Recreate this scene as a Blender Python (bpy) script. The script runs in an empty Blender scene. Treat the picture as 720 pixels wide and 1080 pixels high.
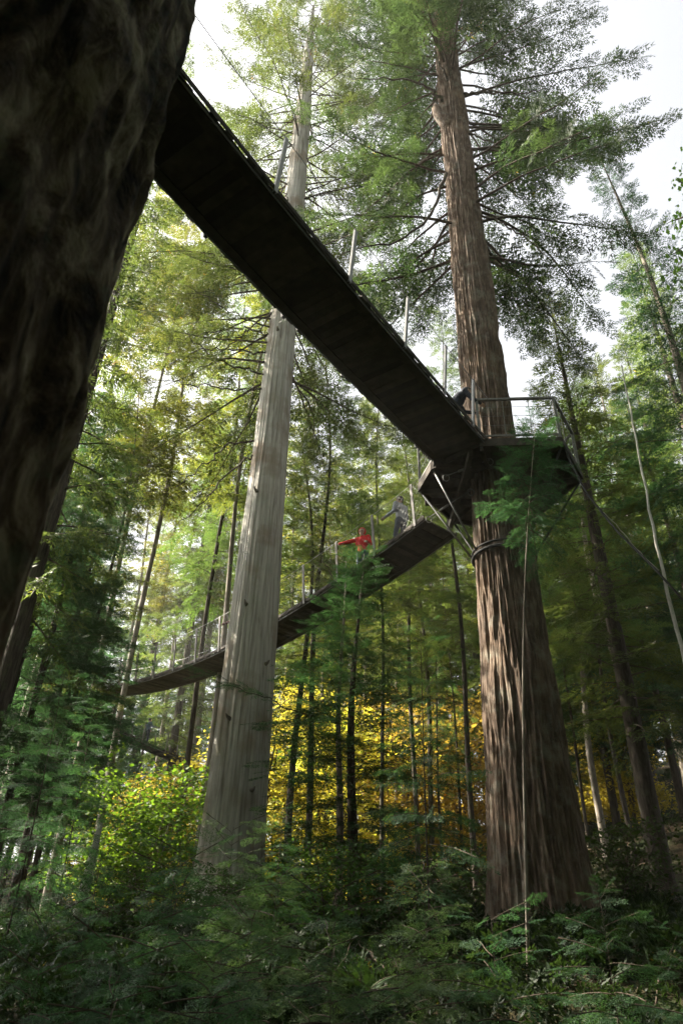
import bpy, bmesh, math, random
import numpy as np
from mathutils import Vector, Matrix

PI = math.pi
R_ = math.radians
scn = bpy.context.scene
col = scn.collection
rng = np.random.default_rng(7)
random.seed(7)

# ------------------------------------------------------------------ camera frame (used to survey the place from the photograph)
EYE = 1.65
F = 740.0
_p, _r = R_(32.3), R_(1.57)
FW = np.array([0, math.cos(_p), math.sin(_p)])
_u0 = np.array([0, -math.sin(_p), math.cos(_p)])
_r0 = np.array([1.0, 0, 0])
RT = math.cos(_r) * _r0 + math.sin(_r) * _u0
UP = math.cos(_r) * _u0 - math.sin(_r) * _r0
CAM = np.array([0, 0, EYE])


def ray(px, py):
    return (px - 360) / F * RT + (540 - py) / F * UP + FW


def at_y(px, py, y):
    d = ray(px, py)
    return CAM + d * (y / d[1])


def at_h(px, py, h):
    d = ray(px, py)
    return CAM + d * (h / d[2])


# ------------------------------------------------------------------ noise
_perm = np.random.default_rng(3).permutation(4096)


def _hash(i, j, k):
    return _perm[(_perm[(_perm[i & 4095] + j) & 4095] + k) & 4095] / 4095.0


def vnoise(x, y, z):
    x, y, z = np.broadcast_arrays(np.asarray(x, float), np.asarray(y, float), np.asarray(z, float))
    xi, yi, zi = np.floor(x).astype(int), np.floor(y).astype(int), np.floor(z).astype(int)
    xf, yf, zf = x - xi, y - yi, z - zi
    u, v, w = [t * t * (3 - 2 * t) for t in (xf, yf, zf)]
    out = 0
    for a in (0, 1):
        for b in (0, 1):
            for c in (0, 1):
                wt = (u if a else 1 - u) * (v if b else 1 - v) * (w if c else 1 - w)
                out = out + wt * _hash(xi + a, yi + b, zi + c)
    return out


def fbm(x, y, z, o=3):
    s, a, t = 0, 1.0, 0
    for i in range(o):
        s = s + a * vnoise(x * 2 ** i + 7 * i, y * 2 ** i, z * 2 ** i)
        t += a
        a *= 0.5
    return s / t


def sstep(a, b, x):
    t = np.clip((x - a) / (b - a), 0, 1)
    return t * t * (3 - 2 * t)


def ground(x, y):
    x = np.asarray(x, float)
    y = np.asarray(y, float)
    g = 1.75 * sstep(2.0, 14, y) + 0.05 * np.clip(y - 14, 0, 60) - 0.02 * np.clip(-y, 0, 40)
    g = g + 0.34 * np.clip(x - 3, 0, 40) * sstep(14, 26, y)
    g = g + 0.55 * sstep(2, 8, y) * sstep(1, 6, x)
    g = g + 3.0 * sstep(34, 60, y)
    g = g + (fbm(x * .35 + 50, y * .35 + 50, 1.0, 4) - .5) * 0.8 * sstep(1, 6, np.hypot(x, y))
    return g


def gz(x, y):
    return float(ground(x, y))


# ------------------------------------------------------------------ mesh collector
class MB:
    def __init__(s):
        s.v, s.f, s.n = [], [], 0

    def add(s, verts, faces, mat=0, tint=0.5, smooth=False):
        """faces: (M,k) int array or list of such; tint scalar or (M,)"""
        verts = np.asarray(verts, float).reshape(-1, 3)
        faces = np.asarray(faces, int)
        t = np.broadcast_to(np.asarray(tint, float), (len(faces),))
        s.v.append(verts)
        s.f.append((faces + s.n, mat, t, smooth))
        s.n += len(verts)
        return s

    def tube(s, pts, rad, n=6, mat=0, tint=0.5, cap=True, smooth=True):
        pts = np.asarray(pts, float)
        m = len(pts)
        rad = np.broadcast_to(np.asarray(rad, float), (m,))
        tan = np.gradient(pts, axis=0)
        tan /= np.linalg.norm(tan, axis=1)[:, None] + 1e-12
        ref = np.array([0, 0, 1.0]) if abs(tan[0][2]) < .9 else np.array([1.0, 0, 0])
        V = []
        u = np.cross(ref, tan[0])
        u /= np.linalg.norm(u)
        a = np.arange(n) / n * 2 * PI
        for i in range(m):
            u = u - tan[i] * u.dot(tan[i])
            u /= np.linalg.norm(u) + 1e-12
            w = np.cross(tan[i], u)
            V.append(pts[i] + rad[i] * (np.cos(a)[:, None] * u + np.sin(a)[:, None] * w))
        V = np.concatenate(V)
        i, j = np.meshgrid(np.arange(m - 1), np.arange(n), indexing='ij')
        j2 = (j + 1) % n
        Fq = np.stack([i * n + j, i * n + j2, (i + 1) * n + j2, (i + 1) * n + j], -1).reshape(-1, 4)
        s.add(V, Fq, mat, tint, smooth)
        if cap:
            b = s.n - len(V)
            s.f.append((np.array([[b + k for k in range(n)][::-1]]), mat, np.array([tint]), False))
            s.f.append((np.array([[b + (m - 1) * n + k for k in range(n)]]), mat, np.array([tint]), False))
        return s

    def bar(s, a, b, w, h, mat=0, up=(0, 0, 1), ext=0.0, tint=.5):
        a, b, up = np.asarray(a, float), np.asarray(b, float), np.asarray(up, float)
        t = b - a
        L = np.linalg.norm(t)
        t = t / L
        a, b = a - t * ext, b + t * ext
        if abs(t.dot(up)) > .98:
            up = np.array([1.0, 0, 0])
        x = np.cross(t, up)
        x /= np.linalg.norm(x)
        z = np.cross(x, t)
        V = []
        for p in (a, b):
            for sx, sz in ((-1, -1), (1, -1), (1, 1), (-1, 1)):
                V.append(p + x * sx * w / 2 + z * sz * h / 2)
        return s.add(V, [[3, 2, 1, 0], [4, 5, 6, 7], [0, 1, 5, 4], [1, 2, 6, 5], [2, 3, 7, 6], [3, 0, 4, 7]], mat, tint)

    def prism(s, poly, z0, z1, mat=0):
        poly = np.asarray(poly, float)
        n = len(poly)
        V = np.concatenate([np.c_[poly, np.full(n, z0)], np.c_[poly, np.full(n, z1)]])
        s.add(V, [[k, (k + 1) % n, n + (k + 1) % n, n + k] for k in range(n)], mat)
        b = s.n - len(V)
        s.f.append((np.array([[b + k for k in range(n)][::-1]]), mat, np.array([.5]), False))
        s.f.append((np.array([[b + n + k for k in range(n)]]), mat, np.array([.5]), False))
        return s

    def mesh(s, name, mats):
        me = bpy.data.meshes.new(name)
        V = np.concatenate(s.v).astype(np.float32)
        idx = np.concatenate([f.ravel() for f, *_ in s.f]).astype(np.int32)
        tot = np.concatenate([np.full(len(f), f.shape[1]) for f, *_ in s.f]).astype(np.int32)
        mi = np.concatenate([np.full(len(f), m) for f, m, *_ in s.f]).astype(np.int32)
        ti = np.concatenate([t for _, _, t, _ in s.f]).astype(np.float32)
        sm = np.concatenate([np.full(len(f), x) for f, _, _, x in s.f])
        me.vertices.add(len(V))
        me.vertices.foreach_set('co', V.ravel())
        me.loops.add(len(idx))
        me.loops.foreach_set('vertex_index', idx)
        me.polygons.add(len(tot))
        st = np.concatenate([[0], np.cumsum(tot)[:-1]]).astype(np.int32)
        me.polygons.foreach_set('loop_start', st)
        me.polygons.foreach_set('material_index', mi)
        me.polygons.foreach_set('use_smooth', sm)
        at = me.attributes.new('tint', 'FLOAT', 'FACE')
        at.data.foreach_set('value', ti)
        for m in mats if isinstance(mats, (list, tuple)) else [mats]:
            me.materials.append(m)
        me.update(calc_edges=True)
        return me


def link(name, me, parent=None, loc=(0, 0, 0)):
    o = bpy.data.objects.new(name, me)
    col.objects.link(o)
    o.location = loc
    if parent:
        o.parent = parent
    return o


def tag(o, label, cat, group=None, kind=None):
    if label:
        o['label'] = label
    if cat:
        o['category'] = cat
    if group:
        o['group'] = group
    if kind:
        o['kind'] = kind
    return o


def thing(name, label, cat, loc=(0, 0, 0), rz=0, group=None):
    o = bpy.data.objects.new(name, None)
    o.empty_display_size = .3
    col.objects.link(o)
    o.location = loc
    o.rotation_euler = (0, 0, rz)
    return tag(o, label, cat, group)


def dup(root, loc, rz, sc=(1, 1, 1), label=None, cat=None, group=None, name=None):
    r = root.copy()
    col.objects.link(r)
    if name:
        r.name = name
    r.location = loc
    r.rotation_euler = (0, 0, rz)
    r.scale = sc
    for k in list(r.keys()):
        if k in ('label', 'category', 'group'):
            del r[k]
    tag(r, label, cat, group)
    for ch in list(root.children):
        c = ch.copy()
        col.objects.link(c)
        c.parent = r
        for g in ch.children:
            d = g.copy()
            col.objects.link(d)
            d.parent = c
    return r


def remove_tree(root):
    for ch in list(root.children):
        for g in list(ch.children):
            bpy.data.objects.remove(g)
        bpy.data.objects.remove(ch)
    bpy.data.objects.remove(root)


# ------------------------------------------------------------------ materials
def newmat(name):
    m = bpy.data.materials.new(name)
    m.use_nodes = True
    nt = m.node_tree
    nt.nodes.clear()
    out = nt.nodes.new('ShaderNodeOutputMaterial')
    return m, nt, out


def N(nt, typ, **kw):
    n = nt.nodes.new(typ)
    for k, v in kw.items():
        setattr(n, k, v)
    return n


def ramp(nt, fac, stops):
    r = N(nt, 'ShaderNodeValToRGB')
    el = r.color_ramp.elements
    while len(el) < len(stops):
        el.new(.5)
    for e, (p, c) in zip(el, stops):
        e.position = p
        e.color = (*c, 1) if len(c) == 3 else c
    nt.links.new(fac, r.inputs[0])
    return r.outputs[0]


def leaf_mat(name, dark, light, trans, tw=0.45, var=0.5, odd=None, oddpos=.93, rough=.55):
    m, nt, out = newmat(name)
    L = nt.links.new
    at = N(nt, 'ShaderNodeAttribute', attribute_name='tint')
    oi = N(nt, 'ShaderNodeObjectInfo')
    stops = [(0.0, dark), (0.75, light)]
    if odd:
        stops += [(oddpos, light), (min(1, oddpos + .03), odd)]
    c = ramp(nt, at.outputs['Fac'], stops)
    hs = N(nt, 'ShaderNodeHueSaturation')
    mr = N(nt, 'ShaderNodeMapRange')
    mr.inputs[3].default_value = .5 - .035 * var
    mr.inputs[4].default_value = .5 + .035 * var
    L(oi.outputs['Random'], mr.inputs[0])
    L(mr.outputs[0], hs.inputs['Hue'])
    mv = N(nt, 'ShaderNodeMapRange')
    mv.inputs[3].default_value = 1 - .35 * var
    mv.inputs[4].default_value = 1 + .35 * var
    L(oi.outputs['Random'], mv.inputs[0])
    L(mv.outputs[0], hs.inputs['Value'])
    L(c, hs.inputs['Color'])
    pr = N(nt, 'ShaderNodeBsdfPrincipled')
    pr.inputs['Roughness'].default_value = rough
    pr.inputs['Specular IOR Level'].default_value = .2
    L(hs.outputs[0], pr.inputs['Base Color'])
    tr = N(nt, 'ShaderNodeBsdfTranslucent')
    mx = N(nt, 'ShaderNodeMix', data_type='RGBA', blend_type='MULTIPLY')
    mx.inputs[0].default_value = 1
    L(hs.outputs[0], mx.inputs[6])
    mx.inputs[7].default_value = (*trans, 1)
    L(mx.outputs[2], tr.inputs[0])
    ms = N(nt, 'ShaderNodeMixShader')
    ms.inputs[0].default_value = tw
    L(pr.outputs[0], ms.inputs[1])
    L(tr.outputs[0], ms.inputs[2])
    L(ms.outputs[0], out.inputs[0])
    return m


def bark_mat(name, dark, mid, light, sx=9.0, sz=1.1, bump=.6, dist=.02, patch=None, patch_amt=.5, moss=None, moss_amt=.5, rough=.9, lo=.28):
    m, nt, out = newmat(name)
    L = nt.links.new
    tc = N(nt, 'ShaderNodeTexCoord')
    mp = N(nt, 'ShaderNodeMapping')
    mp.inputs['Scale'].default_value = (sx, sx, sz)
    L(tc.outputs['Object'], mp.inputs[0])
    n1 = N(nt, 'ShaderNodeTexNoise')
    n1.inputs['Scale'].default_value = 1
    n1.inputs['Detail'].default_value = 7
    n1.inputs['Roughness'].default_value = .65
    n1.inputs['Distortion'].default_value = .4
    L(mp.outputs[0], n1.inputs[0])
    c = ramp(nt, n1.outputs['Fac'], [(lo, dark), (.5, mid), (1 - lo, light)])
    n2 = N(nt, 'ShaderNodeTexNoise')
    n2.inputs['Scale'].default_value = 1.3
    n2.inputs['Detail'].default_value = 5
    L(tc.outputs['Object'], n2.inputs[0])
    def over(c, colr, amt, lo, hi, tex):
        rp = ramp(nt, tex.outputs['Fac'], [(lo, (0, 0, 0)), (hi, (amt, amt, amt))])
        mx = N(nt, 'ShaderNodeMix', data_type='RGBA')
        L(rp, mx.inputs[0])
        L(c, mx.inputs[6])
        mx.inputs[7].default_value = (*colr, 1)
        return mx.outputs[2]
    if patch:
        c = over(c, patch, patch_amt, .5, .68, n2)
    if moss:
        n3 = N(nt, 'ShaderNodeTexNoise')
        n3.inputs['Scale'].default_value = 2.6
        n3.inputs['Detail'].default_value = 8
        n3.inputs['Roughness'].default_value = .7
        L(tc.outputs['Object'], n3.inputs[0])
        c = over(c, moss, moss_amt, .52, .66, n3)
    pr = N(nt, 'ShaderNodeBsdfPrincipled')
    pr.inputs['Roughness'].default_value = rough
    pr.inputs['Specular IOR Level'].default_value = .2
    L(c, pr.inputs['Base Color'])
    bp = N(nt, 'ShaderNodeBump')
    bp.inputs['Strength'].default_value = bump
    bp.inputs['Distance'].default_value = dist
    L(n1.outputs['Fac'], bp.inputs['Height'])
    L(bp.outputs[0], pr.inputs['Normal'])
    L(pr.outputs[0], out.inputs[0])
    return m


def plain_mat(name, c, rough=.6, metal=0.0, spec=.4, vary=.25, scale=12.0, c2=None, stretch=(1, 1, 1)):
    m, nt, out = newmat(name)
    L = nt.links.new
    tc = N(nt, 'ShaderNodeTexCoord')
    mp = N(nt, 'ShaderNodeMapping')
    mp.inputs['Scale'].default_value = stretch
    L(tc.outputs['Object'], mp.inputs[0])
    n1 = N(nt, 'ShaderNodeTexNoise')
    n1.inputs['Scale'].default_value = scale
    n1.inputs['Detail'].default_value = 5
    L(mp.outputs[0], n1.inputs[0])
    a = tuple(x * (1 - vary) for x in c)
    b = c2 or tuple(min(1, x * (1 + vary)) for x in c)
    cr = ramp(nt, n1.outputs['Fac'], [(.3, a), (.7, b)])
    pr = N(nt, 'ShaderNodeBsdfPrincipled')
    pr.inputs['Roughness'].default_value = rough
    pr.inputs['Metallic'].default_value = metal
    pr.inputs['Specular IOR Level'].default_value = spec
    L(cr, pr.inputs['Base Color'])
    bp = N(nt, 'ShaderNodeBump')
    bp.inputs['Strength'].default_value = .25
    bp.inputs['Distance'].default_value = .01
    L(n1.outputs['Fac'], bp.inputs['Height'])
    L(bp.outputs[0], pr.inputs['Normal'])
    L(pr.outputs[0], out.inputs[0])
    return m


M = {}
M['fir_bark'] = bark_mat('fir bark', (.033, .024, .018), (.115, .082, .06), (.26, .205, .16), 11, 2.2, 1.0, .05, patch=(.22, .15, .10), patch_amt=.5, moss=(.26, .27, .23), moss_amt=.45)
M['cedar_bark'] = bark_mat('cedar bark', (.16, .14, .115), (.44, .42, .38), (.63, .61, .565), 13, .6, .7, .02, patch=(.25, .17, .11), patch_amt=.7, moss=(.36, .40, .33), moss_amt=.35)
M['near_bark'] = bark_mat('old bark', (.022, .016, .012), (.16, .112, .08), (.50, .41, .32), 9, 4.0, 1.0, .05, patch=(.15, .08, .045), patch_amt=.7, moss=(.17, .21, .15), moss_amt=.8, lo=.38)
M['dark_bark'] = bark_mat('dark bark', (.022, .018, .015), (.06, .048, .038), (.11, .092, .075), 14, 2, .6, .015, moss=(.10, .12, .06), moss_amt=.4)
M['grey_bark'] = bark_mat('grey bark', (.10, .085, .07), (.22, .19, .16), (.36, .33, .28), 16, 2, .5, .012, moss=(.16, .18, .10), moss_amt=.4)
M['pale_bark'] = bark_mat('pale bark', (.30, .29, .26), (.48, .46, .42), (.62, .61, .57), 14, 6, .3, .006, moss=(.3, .33, .22), moss_amt=.4)
M['twig'] = plain_mat('twig', (.07, .052, .038), .9)
M['fir_leaf'] = leaf_mat('fir needles', (.018, .04, .022), (.05, .082, .04), (1.65, 1.55, .75), .45, .3, (.20, .14, .035), .955)
M['cedar_leaf'] = leaf_mat('cedar scale leaves', (.028, .052, .024), (.08, .105, .042), (1.7, 1.7, .75), .5, .3, (.26, .15, .035), .955)
M['conifer_leaf'] = leaf_mat('conifer needles', (.03, .055, .024), (.08, .112, .045), (1.9, 1.8, .8), .54, 1.0, (.22, .16, .04), .96)
M['hemlock_leaf'] = leaf_mat('hemlock needles', (.022, .055, .032), (.05, .105, .05), (1.4, 1.55, .8), .40, .5)
M['pale_leaf'] = leaf_mat('pale needle tips', (.05, .09, .045), (.10, .15, .075), (1.4, 1.5, .8), .42, .3)
M['maple_green'] = leaf_mat('green maple leaves', (.05, .11, .022), (.12, .19, .04), (1.5, 1.6, .5), .5, .6, (.34, .24, .03), .85)
M['maple_gold'] = leaf_mat('gold maple leaves', (.14, .14, .035), (.34, .285, .065), (1.8, 1.65, .8), .55, 1.2, (.36, .20, .03), .9)
M['shrub_leaf'] = leaf_mat('shrub leaves', (.02, .045, .016), (.05, .09, .027), (1.5, 1.5, .6), .42, .5, (.16, .14, .03), .93)
M['bright_leaf'] = leaf_mat('conifer needles with painted sunlight', (.045, .065, .024), (.12, .14, .045), (2.1, 1.95, .8), .58, .8, (.26, .17, .035), .93)  # lighter version of the conifer needles, sunlight put into the colour
M['under_leaf'] = leaf_mat('ground leaves with painted shade', (.007, .015, .007), (.02, .034, .014), (1.4, 1.5, .6), .4, .3, (.12, .09, .03), .95)  # darkened leaf colour, the canopy's shade is painted in
M['fern_leaf'] = leaf_mat('fern leaves', (.018, .04, .016), (.04, .075, .026), (1.4, 1.5, .6), .42, .6, (.22, .18, .05), .95)
M['deck_wood'] = plain_mat('weathered deck timber', (.055, .048, .042), .85, 0, .25, .35, 6, stretch=(1, 1, 1))
_nt = M['deck_wood'].node_tree
_at = N(_nt, 'ShaderNodeAttribute', attribute_name='tint')
_rp = ramp(_nt, _at.outputs['Fac'], [(0, (.45, .45, .45)), (1, (1.7, 1.65, 1.55))])
_pr = next(n for n in _nt.nodes if n.type == 'BSDF_PRINCIPLED')
_mx = N(_nt, 'ShaderNodeMix', data_type='RGBA', blend_type='MULTIPLY')
_mx.inputs[0].default_value = 1
_nt.links.new(_pr.inputs['Base Color'].links[0].from_socket, _mx.inputs[6])
_nt.links.new(_rp, _mx.inputs[7])
_nt.links.new(_mx.outputs[2], _pr.inputs['Base Color'])
M['fascia'] = plain_mat('weathered grey timber', (.20, .185, .165), .8, 0, .3, .3, 9)
M['post'] = plain_mat('galvanised steel', (.27, .27, .265), .42, .65, .5, .15, 20)
M['post_dark'] = plain_mat('dark steel', (.16, .15, .14), .6, .2, .4, .2, 20)  # darker steel for posts of the dipping and distant walkways
M['rail'] = plain_mat('grey painted rail', (.15, .15, .145), .5, .3, .45, .2, 20)
M['cable'] = plain_mat('steel cable', (.22, .22, .22), .45, .8, .5, .2, 40)
M['rubber'] = plain_mat('black rubber collar', (.03, .03, .03), .8)

# ------------------------------------------------------------------ foliage templates: flat sprays, axis +X, normal +Z, unit length
def spray_tpl(seed, ntw, nel, el, ew, twl=.45, ang=52, kite=True, droop=.12):
    r = np.random.default_rng(seed)
    T = []          # each leaf: base point, direction, length, width

    def P(t, lat, z):
        return np.array([t, lat, z])
    for i in range(ntw):
        t = .04 + .93 * (i + r.uniform(-.3, .3)) / ntw
        for sd in (-1, 1):
            if r.random() < .15:
                continue
            ln = twl * (1.0 - t) ** .75 * (0.55 + .45 * min(1, t * 5)) * r.uniform(.7, 1.15) + .03
            a = R_(ang * r.uniform(.8, 1.15)) * (1 - .3 * t)
            d = np.array([math.cos(a), sd * math.sin(a), r.uniform(-.15, .08)])
            b = P(t, 0, -droop * t * t)
            k = max(1, int(round(nel * ln / twl)))
            for q in range(k):
                s = (q + .3) / k
                pb = b + r.normal(0, .008, 3) + d * ln * s + np.array([0, 0, -.25 * ln * s * s])
                for s2 in (-1, 1):
                    if r.random() < .14:
                        continue
                    a2 = R_(r.uniform(24, 48)) * s2
                    dd = np.array([d[0] * math.cos(a2) - d[1] * math.sin(a2), d[0] * math.sin(a2) + d[1] * math.cos(a2), d[2] + r.uniform(-.3, .2)])
                    T.append((pb, dd, el * r.uniform(.55, 1.4) * (1 - .35 * s), ew * r.uniform(.8, 1.2)))
            T.append((b + d * ln * .8, d, el * 1.0, ew))
    T.append((P(.92, 0, -droop), np.array([1, 0, -.2]), el, ew))
    B = np.array([t[0] for t in T])
    D = np.array([t[1] for t in T])
    D /= np.linalg.norm(D, axis=1)[:, None]
    Ln = np.array([t[2] for t in T])[:, None]
    W = np.array([t[3] for t in T])[:, None]
    nrm = np.array([0, 0, 1.0]) + r.normal(0, .35, (len(T), 3))
    S = np.cross(nrm, D)
    S /= np.linalg.norm(S, axis=1)[:, None]
    if kite:
        V = np.stack([B, B + D * Ln * .45 - S * W * .5, B + D * Ln, B + D * Ln * .45 + S * W * .5], 1)
    else:
        V = np.stack([B - S * W * .5, B + D * Ln, B + S * W * .5], 1)
    return V


TPL = {
    'A': [spray_tpl(10 + i, 15, 7, .085, .021, twl=.42) for i in range(3)],
    'B': [spray_tpl(20 + i, 12, 5, .12, .033, twl=.42, kite=False) for i in range(6)],
    'G': [spray_tpl(50 + i, 7, 2, .17, .06, twl=.42) for i in range(3)],
    'C': [spray_tpl(30 + i, 8, 3, .19, .048, twl=.42, kite=False) for i in range(4)],
}


def place_sprays(mb, tpls, P, AX, L, r, roll=.4, mat=0, tint_lo=0.0, tint_hi=1.0, up=None):
    n = len(P)
    AX = AX / np.linalg.norm(AX, axis=1)[:, None]
    upv = np.tile(np.array([0, 0, 1.0]), (n, 1)) if up is None else up
    upv = upv + r.normal(0, roll, (n, 3))
    Y = np.cross(upv, AX)
    Y /= np.linalg.norm(Y, axis=1)[:, None] + 1e-9
    Z = np.cross(AX, Y)
    which = r.integers(0, len(tpls), n)
    clump = r.uniform(tint_lo, tint_hi, n)
    for k, T in enumerate(tpls):
        sel = np.where(which == k)[0]
        if not len(sel):
            continue
        m, q, _ = T.shape
        V = (T[None, ..., 0, None] * AX[sel][:, None, None] + T[None, ..., 1, None] * Y[sel][:, None, None] + T[None, ..., 2, None] * Z[sel][:, None, None])
        V = V * L[sel][:, None, None, None] + P[sel][:, None, None]
        tn = np.clip(clump[sel][:, None] * .65 + r.random((len(sel), m)) * .35, 0, 1).ravel()
        cnt = len(sel) * m
        mb.add(V.reshape(-1, 3), np.arange(cnt * q).reshape(-1, q), mat, tn)


def limb_path(r, p0, az, pitch0, length, droop, upturn, n=9, wig=.12):
    pts = [np.array(p0, float)]
    a = az
    for i in range(n - 1):
        s = i / (n - 1)
        pt = pitch0 - droop * s + upturn * s * s
        a += r.normal(0, wig)
        d = np.array([math.cos(a) * math.cos(pt), math.sin(a) * math.cos(pt), math.sin(pt)])
        pts.append(pts[-1] + d * length / (n - 1))
    return np.array(pts)


def interp_path(pts, s):
    k = np.clip(s, 0, 1) * (len(pts) - 1)
    i = np.minimum(k.astype(int), len(pts) - 2)
    f = (k - i)[:, None]
    return pts[i] * (1 - f) + pts[i + 1] * f, pts[i + 1] - pts[i]


def conifer_crown(mb, seed, h0, h1, Rm, n, nsp, spl, tpl, trunk_r, pitch=(-.15, .6), droop=(.5, .2), upturn=.5, gap=.0, prof=.75, low=.55,
                  bare=.18, axis=lambda h: np.zeros(2), limb_r=.035, azr=None, clear=None, tilt=-.22, roll=.4):
    """limbs with hanging flat sprays up a trunk, h0..h1"""
    r = np.random.default_rng(seed)
    PP, AA, LL = [], [], []
    for i in range(n):
        u = ((i + r.random()) / n)
        h = h0 + (h1 - h0) * u
        az = i * 2.399 + r.normal(0, .5)
        if azr is not None:
            az = r.uniform(*azr)
        if vnoise(math.cos(az) * 1.5 + seed, math.sin(az) * 1.5, h * .35) < gap:
            continue
        if clear and h < clear[0] and math.cos(az - clear[1]) > clear[2]:
            continue
        R = Rm * max(.05, (1 - u)) ** prof * (low + (1 - low) * min(1, u * 4)) * r.uniform(.6, 1.15)
        R = max(R, .35)
        p = pitch[0] + (pitch[1] - pitch[0]) * u + r.normal(0, .12)
        dr = droop[0] + (droop[1] - droop[0]) * u
        ax = axis(h)
        t0 = trunk_r(h) * .7
        pts = limb_path(r, (ax[0] + math.cos(az) * t0, ax[1] + math.sin(az) * t0, h), az, p, R, dr, upturn)
        mb.tube(pts, np.linspace(limb_r * (.4 + .6 * (1 - u)), .006, len(pts)) * (.6 + .4 * R / Rm), 5, 1)
        k = max(3, int(nsp * R / Rm))
        s = bare + (1 - bare) * (np.arange(k) + r.random(k)) / k
        P, Tn = interp_path(pts, s)
        Tn = Tn / np.linalg.norm(Tn, axis=1)[:, None]
        sd = np.where(np.arange(k) % 2 == 0, 1.0, -1.0)
        lat = np.cross(np.array([0, 0, 1.0]), Tn)
        lat /= np.linalg.norm(lat, axis=1)[:, None] + 1e-9
        a = (1.15 - .75 * s + r.normal(0, .15, k))
        A = Tn * np.cos(a)[:, None] + lat * (np.sin(a) * sd)[:, None]
        A[:, 2] += tilt + r.normal(0, .12, k)
        A[-1] = Tn[-1]
        PP.append(P)
        AA.append(A)
        LL.append(spl * (1.1 - .55 * s) * r.uniform(.7, 1.2, k) * (.55 + .45 * R / Rm))
    place_sprays(mb, TPL[tpl], np.concatenate(PP), np.concatenate(AA), np.concatenate(LL), r, roll=roll)


def loft_trunk(hs, rs, nth, nz, seed, bark=None, flare=None, axis=None, mat=0, zbot=-.6, top=True):
    """bark(th_cos, th_sin, h, R) -> displacement"""
    mb = MB()
    h = np.linspace(zbot, hs[-1], nz)
    R = np.interp(h, hs, rs)
    th = np.arange(nth) / nth * 2 * PI
    H, TH = np.meshgrid(h, th, indexing='ij')
    RR = np.repeat(R[:, None], nth, 1)
    C, S = np.cos(TH), np.sin(TH)
    if flare:
        RR = RR * (1 + flare * np.exp(-np.clip(H, 0, None) / .55) * (.45 + 1.1 * fbm(C * 1.6 + seed, S * 1.6, H * .1, 2) ** 1.5))
    if bark:
        RR = RR + bark(C, S, H, RR)
    ax = np.array([axis(x) if axis else (0, 0) for x in h])
    V = np.stack([C * RR + ax[:, 0:1], S * RR + ax[:, 1:2], H], -1).reshape(-1, 3)
    i, j = np.meshgrid(np.arange(nz - 1), np.arange(nth), indexing='ij')
    j2 = (j + 1) % nth
    mb.add(V, np.stack([i * nth + j, i * nth + j2, (i + 1) * nth + j2, (i + 1) * nth + j], -1).reshape(-1, 4), mat, .5, True)
    if top:
        b = (nz - 1) * nth
        mb.f.append((np.array([[b + k for k in range(nth)]]), mat, np.array([.5]), False))
    return mb


def furrow(k, kz, amp, seed, sharp=1.0, big=1.2, fine=.5):
    def f(C, S, H, RR):
        w = (fbm(C * 2 + seed, S * 2, H * .5, 2) - .5) * .8
        a = fbm(C * k + w + seed, S * k + w, H * kz + seed, 2)
        rid = 1 - np.abs(2 * a - 1) * 2.2
        b = fbm(C * k * 2.3 + 9, S * k * 2.3, H * kz * 2.6, 2)
        big_ = fbm(C * 1.3 + 3, S * 1.3 + seed, H * .25, 2) - .5
        return -amp * np.clip(rid, 0, 1) ** sharp + amp * fine * (b - .5) + amp * .5 * fine * (fbm(C * k * 5, S * k * 5 + 4, H * kz * 9, 2) - .5) + amp * big * big_
    return f


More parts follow.
